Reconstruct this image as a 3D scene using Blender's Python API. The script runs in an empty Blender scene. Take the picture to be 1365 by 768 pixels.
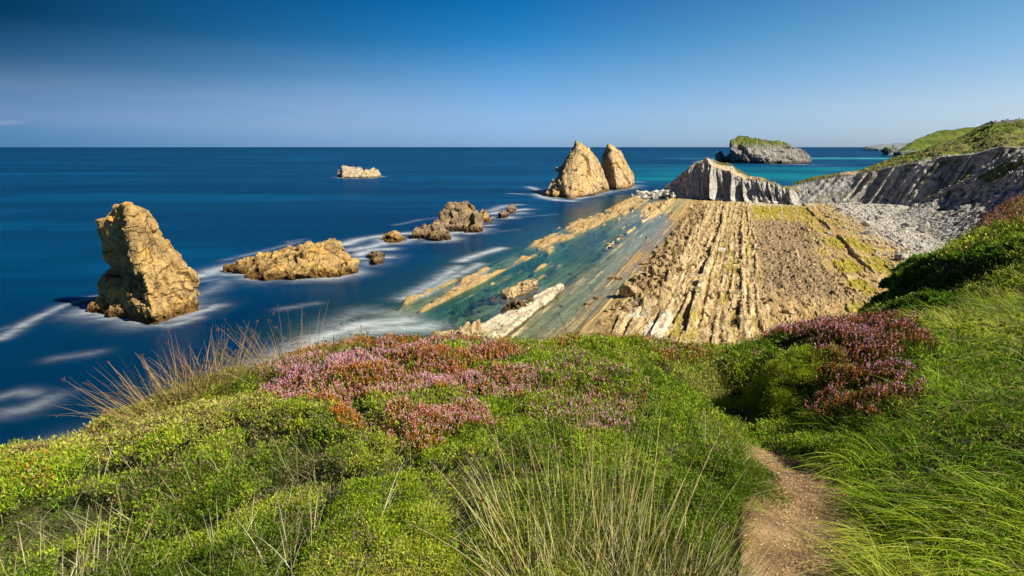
import bpy, bmesh, math
import numpy as np
from mathutils import Vector
rng = np.random.default_rng(7)
SC = bpy.context.scene
COL = SC.collection

# ------------------------------------------------------------------ camera geometry (1365x768 reference)
F = 758.0; H = 30.0; TH = math.atan(188 / 758.0)
cT, sT = math.cos(TH), math.sin(TH)
AZ = math.radians(21.5); cA, sA = math.cos(AZ), math.sin(AZ)      # strike of the rock beds

def ray(u, v):
    u = np.asarray(u, float); v = np.asarray(v, float)
    x = (u - 682.5) / F; y = -(v - 384) / F
    return x, cT + y * sT, -sT + y * cT
def W(u, v, Y):                      # world point seen towards (u,v) at forward distance Y
    r = ray(u, v); t = Y / r[1]
    return np.array([r[0] * t, Y + 0 * t, H + r[2] * t])
def G(u, v, z=0.0):                  # world point on the level z
    r = ray(u, v); t = (z - H) / r[2]
    return np.array([r[0] * t, r[1] * t, z + 0 * t])
def proj(P):
    X, Y, Z = P[:, 0], P[:, 1], P[:, 2] - H
    d = Y * cT - Z * sT; h = Y * sT + Z * cT
    d = np.maximum(d, 1e-3)
    return 682.5 + F * X / d, 384 - F * h / d
def to_pq(x, y): return x * cA - y * sA, x * sA + y * cA
def to_xy(p, q): return p * cA + q * sA, -p * sA + q * cA

# ------------------------------------------------------------------ noise
def h3(ix, iy, iz, seed=0):
    a = (ix.astype(np.int64) * 374761393 + iy.astype(np.int64) * 668265263 + iz.astype(np.int64) * 2147483647 + seed * 974634777) & 0xFFFFFFFF
    a = ((a ^ (a >> 13)) * 1274126177) & 0xFFFFFFFF
    a = ((a ^ (a >> 16)) * 2246822519) & 0xFFFFFFFF
    a = a ^ (a >> 15)
    return (a & 0xFFFFFF) / float(0xFFFFFF)
def vn(P, seed=0):
    i = np.floor(P); f = P - i; f = f * f * (3 - 2 * f); i = i.astype(np.int64)
    r = 0
    for dx in (0, 1):
        wx = f[:, 0] if dx else 1 - f[:, 0]
        for dy in (0, 1):
            wy = f[:, 1] if dy else 1 - f[:, 1]
            for dz in (0, 1):
                wz = f[:, 2] if dz else 1 - f[:, 2]
                r = r + wx * wy * wz * h3(i[:, 0] + dx, i[:, 1] + dy, i[:, 2] + dz, seed)
    return r * 2 - 1
def fbm(P, oct=4, seed=0, gain=.5):
    a = 1.; s = 0; P = P.copy()
    for k in range(oct):
        s = s + a * vn(P, seed + k); a *= gain; P = P * 2.03 + 17.1
    return s
def worley(P, seed=0):
    i = np.floor(P).astype(np.int64)
    f1 = np.full(len(P), 9.); f2 = np.full(len(P), 9.); idv = np.zeros(len(P))
    zr = (-1, 0, 1) if np.ptp(P[:, 2]) > 1e-6 else (0,)
    for dx in (-1, 0, 1):
        for dy in (-1, 0, 1):
            for dz in zr:
                cx, cy, cz = i[:, 0] + dx, i[:, 1] + dy, i[:, 2] + dz
                px = cx + h3(cx, cy, cz, seed + 1); py = cy + h3(cx, cy, cz, seed + 2)
                pz = cz + (h3(cx, cy, cz, seed + 3) if len(zr) > 1 else 0 * px)
                d = np.sqrt((P[:, 0] - px) ** 2 + (P[:, 1] - py) ** 2 + ((P[:, 2] - pz) ** 2 if len(zr) > 1 else 0))
                m = d < f1
                f2 = np.where(m, f1, np.minimum(f2, d)); idv = np.where(m, h3(cx, cy, cz, seed + 4), idv)
                f1 = np.where(m, d, f1)
    return f1, f2, idv
def facets(P, seed, jitter=.75):
    """planar tilted blocks: every cell gets its own flat offset plane"""
    i = np.floor(P).astype(np.int64); f1 = np.full(len(P), 9.); f2 = f1.copy(); val = np.zeros(len(P)); idv = np.zeros(len(P))
    for dx in (-1, 0, 1):
        for dy in (-1, 0, 1):
            for dz in (-1, 0, 1):
                c = (i[:, 0] + dx, i[:, 1] + dy, i[:, 2] + dz)
                o = [c[k] + .5 + jitter * (h3(*c, seed + 1 + k) - .5) for k in range(3)]
                v = [P[:, k] - o[k] for k in range(3)]
                d = np.sqrt(v[0] ** 2 + v[1] ** 2 + v[2] ** 2)
                g = [h3(*c, seed + 5 + k) * 2 - 1 for k in range(3)]
                t = v[0] * g[0] + v[1] * g[1] + v[2] * g[2]; hh = h3(*c, seed + 9)
                m = d < f1; f2 = np.where(m, f1, np.minimum(f2, d)); val = np.where(m, (hh - .5) * .9 + t * 1.1, val); idv = np.where(m, hh, idv); f1 = np.where(m, d, f1)
    return val, f2 - f1, idv
def ss(a, b, x): t = np.clip((x - a) / (b - a), 0, 1); return t * t * (3 - 2 * t)
def P3(x, y, z=None): return np.stack([x, y, np.zeros_like(x) if z is None else z], 1)
def mixc(c, d, t): return c * (1 - t[:, None]) + np.asarray(d) * t[:, None]

# ------------------------------------------------------------------ object helpers
def tag(o, label=None, cat=None, group=None, kind=None):
    if label: o['label'] = label
    if cat: o['category'] = cat
    if group: o['group'] = group
    if kind: o['kind'] = kind
    return o
def mesh_np(name, V, Fa, col=None, smooth=False, extra=None):
    me = bpy.data.meshes.new(name)
    V = np.asarray(V, np.float32); Fa = np.asarray(Fa, np.int32)
    n, k = Fa.shape
    me.vertices.add(len(V)); me.vertices.foreach_set('co', V.ravel())
    me.loops.add(n * k); me.loops.foreach_set('vertex_index', Fa.ravel())
    me.polygons.add(n); me.polygons.foreach_set('loop_start', np.arange(0, n * k, k, dtype=np.int32))
    me.polygons.foreach_set('loop_total', np.full(n, k, np.int32))
    me.polygons.foreach_set('use_smooth', np.full(n, smooth))
    me.update(calc_edges=True)
    if col is not None:
        c = np.ones((len(V), 4), np.float32); c[:, :3] = col
        a = me.attributes.new('Col', 'FLOAT_COLOR', 'POINT'); a.data.foreach_set('color', c.ravel())
    for nm, arr in (extra or {}).items():
        if arr.ndim == 1:
            a = me.attributes.new(nm, 'FLOAT', 'POINT'); a.data.foreach_set('value', arr.astype(np.float32))
        else:
            c = np.ones((len(V), 4), np.float32); c[:, :3] = arr
            a = me.attributes.new(nm, 'FLOAT_COLOR', 'POINT'); a.data.foreach_set('color', c.ravel())
    return me
def link(name, me, mat=None, parent=None, loc=None):
    o = bpy.data.objects.new(name, me)
    if mat and me and not me.materials: me.materials.append(mat)
    if loc is not None: o.location = loc
    COL.objects.link(o)
    if parent: o.parent = parent
    return o
def grid_faces(nu, nv):
    i = np.arange(nu * nv).reshape(nv, nu)
    return np.stack([i[:-1, :-1].ravel(), i[:-1, 1:].ravel(), i[1:, 1:].ravel(), i[1:, :-1].ravel()], 1)
def vnormals(me):
    n = np.zeros(len(me.vertices) * 3, np.float32); me.vertices.foreach_get('normal', n); return n.reshape(-1, 3)
def getco(me):
    n = np.zeros(len(me.vertices) * 3, np.float32); me.vertices.foreach_get('co', n); return n.reshape(-1, 3).astype(float)

# ------------------------------------------------------------------ materials
def newmat(name):
    m = bpy.data.materials.new(name); m.use_nodes = True
    nt = m.node_tree
    for n in list(nt.nodes): nt.nodes.remove(n)
    return m, nt, nt.nodes, nt.links
def N(nt, t, **kw):
    n = nt.nodes.new(t)
    for k, v in kw.items():
        if k.startswith('i_'): n.inputs[k[2:].replace('_', ' ')].default_value = v
        else: setattr(n, k, v)
    return n
def mth(nt, op, a, b=None, c=None, clamp=False):
    n = nt.nodes.new('ShaderNodeMath'); n.operation = op; n.use_clamp = clamp
    for i, x in enumerate((a, b, c)):
        if x is None: continue
        if isinstance(x, (int, float)): n.inputs[i].default_value = x
        else: nt.links.new(x, n.inputs[i])
    return n.outputs[0]
def mixn(nt, fac, a, b, blend='MIX'):
    n = nt.nodes.new('ShaderNodeMix'); n.data_type = 'RGBA'; n.blend_type = blend
    for s, x in ((0, fac), (6, a), (7, b)):
        if isinstance(x, (int, float)): n.inputs[s].default_value = x
        elif isinstance(x, tuple): n.inputs[s].default_value = (*x, 1)
        else: nt.links.new(x, n.inputs[s])
    return n.outputs[2]
def ramp(nt, fac, stops):
    n = nt.nodes.new('ShaderNodeValToRGB'); cr = n.color_ramp
    while len(cr.elements) < len(stops): cr.elements.new(.5)
    for e, (p, c) in zip(cr.elements, stops):
        e.position = p; e.color = (*c, 1) if isinstance(c, tuple) else (c, c, c, 1)
    nt.links.new(fac, n.inputs[0]); return n.outputs[0]
def noise(nt, co, scale, detail=4, rough=.55, dist=0.):
    n = nt.nodes.new('ShaderNodeTexNoise'); n.inputs['Scale'].default_value = scale
    n.inputs['Detail'].default_value = detail; n.inputs['Roughness'].default_value = rough; n.inputs['Distortion'].default_value = dist
    nt.links.new(co, n.inputs['Vector']); return n.outputs[0]
def mapping(nt, co, scale=(1, 1, 1), rot=(0, 0, 0)):
    n = nt.nodes.new('ShaderNodeMapping'); n.inputs['Scale'].default_value = scale; n.inputs['Rotation'].default_value = rot
    nt.links.new(co, n.inputs['Vector']); return n.outputs[0]

def rock_mat(name, ca, cb, cc, scale=1.0, wet=2.6, cap=None, dip=(0.35, 0.25, 0), attr=False, bump=.6, bedscale=1.4, bedfac=.75):
    """rock with bedding, cracks, lichen patches and a dark wet band at the waterline"""
    m, nt, ns, lk = newmat(name)
    geo = N(nt, 'ShaderNodeNewGeometry'); pos = geo.outputs['Position']
    rp = mapping(nt, pos, (1, 1, 1), (0, 0, AZ))
    n1 = noise(nt, pos, .18 * scale, 5, .6); n2 = noise(nt, pos, 1.1 * scale, 6, .65)
    bed = mapping(nt, rp, (bedscale * scale, .10 * scale, .35 * scale), dip)
    nb = noise(nt, bed, 1.0, 5, .6, .4)
    c = ramp(nt, n1, [(.3, ca), (.5, cb), (.7, cc)])
    if attr:
        at = N(nt, 'ShaderNodeAttribute', attribute_name='Col'); c = at.outputs['Color']
    v1 = ramp(nt, n2, [(.28, .45), (.45, .95), (.75, 1.25)])
    c = mixn(nt, .8, c, v1, 'MULTIPLY')
    vb = ramp(nt, nb, [(.3, .62), (.45, 1.0), (.62, 1.15)])
    c = mixn(nt, bedfac, c, vb, 'MULTIPLY')
    vo = N(nt, 'ShaderNodeTexVoronoi', feature='DISTANCE_TO_EDGE'); vo.inputs['Scale'].default_value = .22 * scale
    dis = N(nt, 'ShaderNodeVectorMath', operation='MULTIPLY_ADD')
    nz = N(nt, 'ShaderNodeTexNoise'); nz.inputs['Scale'].default_value = .5 * scale; nz.inputs['Detail'].default_value = 3
    lk.new(pos, nz.inputs['Vector']); lk.new(nz.outputs['Color'], dis.inputs[0]); dis.inputs[1].default_value = (2 / scale,) * 3; lk.new(pos, dis.inputs[2])
    lk.new(mapping(nt, dis.outputs[0], (1, 1, .8)), vo.inputs['Vector'])
    ck = ramp(nt, vo.outputs['Distance'], [(0.0, .22), (.012, .6), (.04, 1.0)])
    c = mixn(nt, .8, c, ck, 'MULTIPLY')
    if cap:
        sep = N(nt, 'ShaderNodeSeparateXYZ'); lk.new(geo.outputs['True Normal'], sep.inputs[0])
        sp = N(nt, 'ShaderNodeSeparateXYZ'); lk.new(pos, sp.inputs[0])
        up = mth(nt, 'ADD', sep.outputs[2], mth(nt, 'MULTIPLY', mth(nt, 'SUBTRACT', n2, .5), .5))
        hi = mth(nt, 'MULTIPLY', mth(nt, 'SUBTRACT', sp.outputs[2], cap[0]), 1. / cap[1], clamp=True)
        f = mth(nt, 'MULTIPLY', mth(nt, 'MULTIPLY', mth(nt, 'SUBTRACT', up, cap[2]), 8, clamp=True), hi)
        gcol = ramp(nt, noise(nt, pos, .25 * scale, 4), [(.35, (.08, .12, .02)), (.6, (.17, .21, .035)), (.75, (.2, .17, .07))])
        c = mixn(nt, f, c, gcol)
    if wet:
        sp2 = N(nt, 'ShaderNodeSeparateXYZ'); lk.new(pos, sp2.inputs[0])
        zz = mth(nt, 'ADD', sp2.outputs[2], mth(nt, 'MULTIPLY', mth(nt, 'SUBTRACT', n2, .5), wet * 1.6))
        wf = mth(nt, 'SUBTRACT', 1.0, mth(nt, 'DIVIDE', mth(nt, 'SUBTRACT', zz, wet * .35), wet * .6), clamp=True)
        c = mixn(nt, wf, c, mixn(nt, 1., c, (.30, .25, .20), 'MULTIPLY'))
    bs = N(nt, 'ShaderNodeBsdfPrincipled'); bs.inputs['Roughness'].default_value = .9; bs.inputs['Specular IOR Level'].default_value = .12
    lk.new(c, bs.inputs['Base Color'])
    hgt = mth(nt, 'ADD', mth(nt, 'ADD', mth(nt, 'MULTIPLY', n2, .8), mth(nt, 'MULTIPLY', nb, .7)), mth(nt, 'MULTIPLY', ck, .35))
    hgt = mth(nt, 'ADD', hgt, mth(nt, 'MULTIPLY', noise(nt, pos, 4 * scale, 5, .7), .25))
    bp = N(nt, 'ShaderNodeBump'); bp.inputs['Strength'].default_value = bump; bp.inputs['Distance'].default_value = .9 / scale
    lk.new(hgt, bp.inputs['Height']); lk.new(bp.outputs[0], bs.inputs['Normal'])
    out = N(nt, 'ShaderNodeOutputMaterial'); lk.new(bs.outputs[0], out.inputs[0])
    return m
def veg_mat(name, trans=.25, rough=.6):
    m, nt, ns, lk = newmat(name)
    at = N(nt, 'ShaderNodeAttribute', attribute_name='Col')
    bs = N(nt, 'ShaderNodeBsdfPrincipled'); bs.inputs['Roughness'].default_value = rough; bs.inputs['Specular IOR Level'].default_value = .1
    lk.new(at.outputs['Color'], bs.inputs['Base Color'])
    tr = N(nt, 'ShaderNodeBsdfTranslucent'); lk.new(at.outputs['Color'], tr.inputs[0])
    mx = N(nt, 'ShaderNodeMixShader'); mx.inputs[0].default_value = trans
    lk.new(bs.outputs[0], mx.inputs[1]); lk.new(tr.outputs[0], mx.inputs[2])
    out = N(nt, 'ShaderNodeOutputMaterial'); lk.new(mx.outputs[0], out.inputs[0])
    return m
def flat_mat(name, col, rough=.7, nscale=3.0, amp=.25):
    m, nt, ns, lk = newmat(name)
    geo = N(nt, 'ShaderNodeNewGeometry')
    v = ramp(nt, noise(nt, geo.outputs['Position'], nscale, 4), [(.3, 1 - amp), (.7, 1 + amp)])
    c = mixn(nt, 1., col, v, 'MULTIPLY')
    bs = N(nt, 'ShaderNodeBsdfPrincipled'); bs.inputs['Roughness'].default_value = rough; lk.new(c, bs.inputs['Base Color'])
    out = N(nt, 'ShaderNodeOutputMaterial'); lk.new(bs.outputs[0], out.inputs[0]); return m

M_GOLD = rock_mat('golden_rock', (.26, .155, .06), (.55, .38, .155), (.68, .40, .09), 1.0, bump=1.0)
M_TWIN = rock_mat('twin_rock', (.38, .26, .13), (.58, .42, .22), (.62, .38, .12), .5, wet=2.6, dip=(.2, .75, 0), cap=(18, 6, .80), bedscale=2.2, bedfac=.95, bump=.9)
M_BROWN = rock_mat('brown_rock', (.18, .13, .08), (.34, .25, .15), (.50, .33, .13), 1.0, bump=1.0)
M_PALE = rock_mat('pale_rock', (.50, .42, .28), (.62, .54, .38), (.68, .60, .45), 1.2, wet=.5)
M_WHITE = rock_mat('whitish_rock', (.55, .52, .46), (.70, .67, .60), (.60, .50, .36), 1.0, wet=0)
M_GREY = rock_mat('grey_rock', (.30, .29, .27), (.44, .42, .38), (.55, .52, .46), 1.0, wet=0)
M_TAN = rock_mat('tan_rock', (.28, .20, .10), (.46, .35, .19), (.58, .44, .24), 1.2, wet=.6)
M_FAR = rock_mat('far_rock', (.40, .31, .20), (.52, .43, .30), (.50, .38, .18), .35, wet=2.2)
M_ISLE = rock_mat('island_rock', (.20, .19, .18), (.34, .32, .29), (.42, .37, .30), .09, wet=7, cap=(26, 12, .42), dip=(0, 1.0, 0), bump=.9, bedscale=2.5)
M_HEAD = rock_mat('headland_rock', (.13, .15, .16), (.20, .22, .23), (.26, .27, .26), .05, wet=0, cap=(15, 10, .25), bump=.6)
M_COAST = rock_mat('haze_blue_coast', (.16, .20, .24), (.22, .26, .29), (.25, .29, .30), .02, wet=0, bump=.3)  # distance haze is put into the bluish base colour
M_RIDGE = rock_mat('ridge_rock', (0, 0, 0), (0, 0, 0), (0, 0, 0), .8, wet=0, attr=True, bump=.6, bedscale=1.0)
M_CLIFF = rock_mat('cliff_rock', (0, 0, 0), (0, 0, 0), (0, 0, 0), .5, wet=0, attr=True, dip=(0, -.7, .3), bump=.8, bedscale=1.6)
M_SHELF = rock_mat('shelf_rock', (0, 0, 0), (0, 0, 0), (0, 0, 0), 2.2, wet=0, attr=True, bump=.5, bedscale=1.3, bedfac=.9, dip=(0, 0, 0))
M_VEG = veg_mat('small_leaves', .35); M_GRASS = veg_mat('grass_blades', .42, .5); M_FLOWER = veg_mat('heather_bloom', .15, .8)
M_DRY = veg_mat('dry_stalks', .1, .7)

# ------------------------------------------------------------------ rocks
def finish_rock(name, V, Fc, mat, amp, freq, seed, blocky=.8, bedamp=.25, parent=None, flat=True, keep=None):
    """displace a closed mesh with fractal, blocky and bedding relief; origin is put at the base"""
    me = mesh_np(name, V, Fc); n = vnormals(me).astype(float); bpy.data.meshes.remove(me)
    p, q = to_xy(V[:, 0], V[:, 1])[0], None
    pp, qq = to_pq(V[:, 0], V[:, 1])
    Q = np.stack([pp, qq, V[:, 2]], 1)
    Qt = Q.copy(); Qt[:, 0] += .35 * Q[:, 2]; Qt[:, 2] -= .35 * Q[:, 0]       # joints follow the tilted beds
    wob = .16 * np.stack([vn(Q * freq * 3, seed + k) for k in range(3)], 1)
    v1, e1, i1 = facets(Qt * freq * np.array([1.15, .8, .95]) + wob, seed)
    v2, e2, i2 = facets(Qt * freq * np.array([3.2, 1.9, 2.4]) + wob * 2, seed + 40)
    v3, e3, i3 = facets(Qt * freq * np.array([8.5, 5., 6.5]) + wob * 3, seed + 80)
    d = amp * (.22 * fbm(Q * freq, 2, seed) + blocky * (1.7 * v1 + .60 * v2 + .16 * v3) + .06 * fbm(Q * freq * 9, 3, seed + 1))
    d -= amp * blocky * (.30 * np.exp(-(e1 / .035) ** 2) + .16 * np.exp(-(e2 / .06) ** 2))
    b = (Q[:, 0] + .6 * Q[:, 2]) * freq * 5
    d += amp * bedamp * (vn(P3(b, Q[:, 1] * freq * .5, Q[:, 2] * .1), seed + 3))
    if keep is not None: d = d * keep(V)
    V = V + n * d[:, None]
    base = np.array([V[:, 0].mean(), V[:, 1].mean(), max(V[:, 2].min(), 0)])
    me = mesh_np(name, V - base, Fc, smooth=not flat)
    return link(name, me, mat, parent, base)
def remesh(hulls, voxel):
    bm = bmesh.new()
    for pts in hulls:
        vs = [bm.verts.new(p) for p in pts]
        r = bmesh.ops.convex_hull(bm, input=vs)
        dead = [g for g in r['geom_interior'] if isinstance(g, bmesh.types.BMVert)] + [g for g in r['geom_unused'] if isinstance(g, bmesh.types.BMVert)]
        bmesh.ops.delete(bm, geom=list(set(dead)), context='VERTS')
    me = bpy.data.meshes.new('t'); bm.to_mesh(me); bm.free()
    o = bpy.data.objects.new('t', me); COL.objects.link(o)
    md = o.modifiers.new('r', 'REMESH'); md.mode = 'VOXEL'; md.voxel_size = voxel
    dg = bpy.context.evaluated_depsgraph_get(); ev = o.evaluated_get(dg); m2 = ev.to_mesh()
    V = getco(m2); n = len(m2.polygons); Fc = np.zeros(n * 4, np.int32); m2.polygons.foreach_get('vertices', Fc)
    ev.to_mesh_clear(); bpy.data.objects.remove(o); bpy.data.meshes.remove(me)
    return V, Fc.reshape(-1, 4)
def rock(name, hulls, voxel, mat, amp, freq, seed, label, cat='rock', group=None, deep=4.0, low=2.5, **kw):
    hs = []
    for h in hulls:
        pts = [W(*t) for t in h]
        pts += [np.array([p[0], p[1], -deep]) for p in pts if p[2] < low]
        hs.append([tuple(p) for p in pts])
    V, Fc = remesh(hs, voxel)
    o = finish_rock(name, V, Fc, mat, amp, freq, seed, **kw)
    return tag(o, label, cat, group)

# big stack on the left
rock('sea_stack', [
    [(172, 272, 101), (150, 274, 104), (135, 292, 105), (138, 325, 106), (148, 352, 107), (198, 287, 107), (188, 279, 104), (176, 300, 99.5), (183, 340, 98), (190, 375, 96.5),
     (206, 423, 94), (233, 326, 109), (239, 340, 109), (243, 400, 106), (165, 400, 108), (225, 420, 97), (172, 414, 102)],
    [(212, 318, 105), (233, 328, 107.5), (240, 345, 108), (262, 367, 107), (266, 392, 105), (264, 408, 102.5), (228, 421, 97), (208, 422, 94.5), (205, 345, 101), (215, 400, 108), (230, 340, 112)],
    [(152, 358, 103), (137, 366, 105), (132, 390, 105), (129, 402, 104), (160, 350, 108), (200, 360, 106), (195, 418, 97), (150, 410, 100.5), (170, 380, 99)],
    [(116, 408, 104), (128, 400, 106), (150, 395, 106), (195, 400, 98), (200, 424, 96), (160, 419, 98)],
], .22, M_GOLD, .85, .15, 11, 'tall golden sea stack leaning left, largest rock on the left of the bay', 'sea stack')
rock('sea_rock', [
    [(392, 330, 140), (405, 324, 143), (440, 317, 145), (450, 319, 145), (462, 330, 142), (474, 350, 138), (470, 358, 134.5), (455, 362, 132), (400, 367, 130), (395, 345, 134), (430, 335, 148)],
    [(340, 345, 139), (385, 330, 143), (405, 326, 145), (410, 350, 133), (400, 367, 129), (345, 369, 128.5), (322, 366, 130)],
    [(300, 356, 138), (335, 345, 145), (372, 338, 147), (380, 350, 140), (340, 360, 133)],
], .24, M_GOLD, .85, .2, 27, 'broad low golden rock rising to a blunt right end, right of the leaning stack')
rock('sea_rock', [
    [(586, 285, 214), (598, 272, 216), (625, 268, 216), (633, 280, 214), (640, 291, 211), (643, 300, 207), (635, 305, 204), (592, 303, 206), (615, 275, 224)],
], .34, M_BROWN, 1.3, .12, 31, 'steep brown block rock in the middle of the line of offshore rocks')
rock('sea_rock', [
    [(553, 306, 196), (565, 303, 198), (583, 291, 200), (590, 297, 199), (592, 306, 196), (575, 314, 189), (555, 313, 190)],
    [(548, 308, 192), (556, 300, 196), (564, 301, 196), (566, 312, 189), (550, 313, 189)],
    [(572, 314, 189), (590, 302, 192), (600, 310, 191), (602, 313, 189), (590, 318, 185), (575, 318, 185)],
], .30, M_BROWN, .9, .25, 41, 'jagged leaning rock at the left foot of the steep brown block rock')
rock('sea_rock', [[(511, 315, 189), (528, 308, 189), (541, 316, 186), (530, 322, 181), (514, 321, 182)]],
     .25, M_GOLD, .7, .3, 51, 'small rounded rock at the left end of the offshore line')
rock('sea_rock', [[(638, 287, 236), (643, 278, 238), (648, 283, 237), (655, 289, 233), (640, 291, 231)]],
     .3, M_GOLD, .8, .3, 52, 'small pointed golden rock just right of the steep brown block rock')
rock('sea_rock', [[(676, 277, 268), (682, 270, 270), (688, 278, 266), (678, 279, 262)]],
     .3, M_BROWN, .7, .3, 53, 'tiny pointed rock in foam at the right end of the offshore line')
rock('sea_rock', [[(664, 283, 250), (672, 280, 252), (678, 283, 249), (668, 285.5, 246)]],
     .3, M_BROWN, .5, .3, 54, 'flat dark rock awash beside the tiny pointed rock')
rock('sea_rock', [[(488, 340, 156), (500, 335, 158), (514, 337, 156), (505, 341, 152)]], .25, M_BROWN, .35, .4, 55, 'flat brown rock awash in foam right of the broad golden rock')
rock('sea_rock', [[(492, 345, 150), (503, 341, 151), (512, 343, 149), (500, 347, 146)]], .25, M_BROWN, .35, .4, 56, 'smaller flat rock awash just below the other flat rock in the foam')
rock('sea_rock', [
    [(451, 232, 600), (457, 221, 605), (470, 223, 610), (483, 228, 600), (485, 236, 575), (455, 236.5, 570)],
    [(480, 229, 600), (498, 222, 606), (504, 224, 604), (508, 232, 596), (500, 236, 578), (482, 236.5, 570)],
], 1.0, M_FAR, 1.8, .06, 61, 'far pale rock with two humps alone in open water', deep=6, low=8)
# twin rocks
rock('sea_stack', [
    [(770, 188, 392), (767, 192, 394), (758, 209, 390), (742, 226, 385), (744, 240, 362), (744, 258, 362), (776, 192, 396), (785, 193, 400), (797, 215, 404), (814, 245, 400),
     (811, 249, 396), (770, 264, 345), (760, 266, 341), (780, 230, 425), (765, 215, 374)],
    [(763, 206, 392), (765, 190, 392), (767.5, 185, 392), (770, 188, 391.5), (776, 204, 390), (770, 212, 380)],
    [(783, 198, 399), (786, 192, 400), (788, 198, 401), (792, 212, 400), (780, 210, 396)],
    [(729, 256, 362), (733, 240, 372), (742, 234, 380), (752, 240, 362), (752, 262, 352), (738, 258, 358)],
    [(725, 257, 362), (735, 251, 368), (750, 261, 352), (740, 261, 354)],
], .7, M_TWIN, 2.1, .065, 74, 'larger left one of the two pointed sea rocks at the tip of the rock shelf', 'sea stack', deep=6, low=6, blocky=.5, bedamp=.5)
rock('sea_stack', [
    [(811, 190, 445), (806, 195, 445), (802, 204, 446), (805, 216, 440), (803, 225, 440), (818, 193, 452), (830, 203, 462), (840, 220, 466), (847, 238, 460), (845, 241, 452),
     (838, 244, 428), (822, 249, 412), (809, 246, 428), (815, 200, 438), (819, 225, 422), (830, 225, 480)],
], .7, M_TWIN, 1.6, .07, 72, 'smaller right one of the two pointed sea rocks at the tip of the rock shelf', 'sea stack', deep=6, low=6, blocky=.45, bedamp=.5)
# island and far headlands
rock('island', [
    [(974, 187, 1180), (985, 181.5, 1200), (1010, 184, 1230), (1045, 190, 1230), (1066, 198, 1200), (1078, 206, 1150), (1090, 218.5, 1090), (1050, 219, 1050), (1000, 216, 1090), (972, 212, 1130), (975, 200, 1120), (1040, 200, 1400)],
    [(962, 213, 1200), (972, 204, 1220), (985, 195, 1240), (985, 214, 1120)],
    [(954, 212, 1190), (955, 202, 1200), (962, 201, 1200), (966, 212, 1180), (960, 213.5, 1150)],
], 2.6, M_ISLE, 9, .017, 81, 'grey rocky island with grass on its sloping top, beyond the ridge', 'island', deep=20, low=20, blocky=.4)
rock('headland', [
    [(1188, 204, 1500), (1206, 193.5, 1550), (1228, 182, 1600), (1250, 174.5, 1650), (1292, 170, 1700), (1360, 166, 1700), (1380, 200, 1500), (1200, 203, 1450), (1300, 180, 2400)],
], 8, M_HEAD, 8, .006, 91, 'dark green headland sloping to the sea behind the cliff top', 'headland', deep=30, low=40, blocky=.15)
rock('headland', [
    [(1150, 196.5, 5200), (1165, 193.3, 5300), (1200, 191, 5400), (1260, 188, 5400), (1260, 198, 5000), (1170, 197.5, 5000), (1220, 190, 7000)],
], 30, M_COAST, 14, .003, 92, 'farthest coast low on the horizon, coloured blue for haze', 'headland', deep=80, low=60, blocky=.1)
rock('sea_rock', [[(1175, 199, 2300), (1180, 195.3, 2320), (1190, 194.8, 2350), (1200, 198, 2300), (1185, 200.5, 2200)]],
     6, M_HEAD, 6, .015, 93, 'small dark islet at the foot of the dark green headland', deep=30, low=20)

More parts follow.
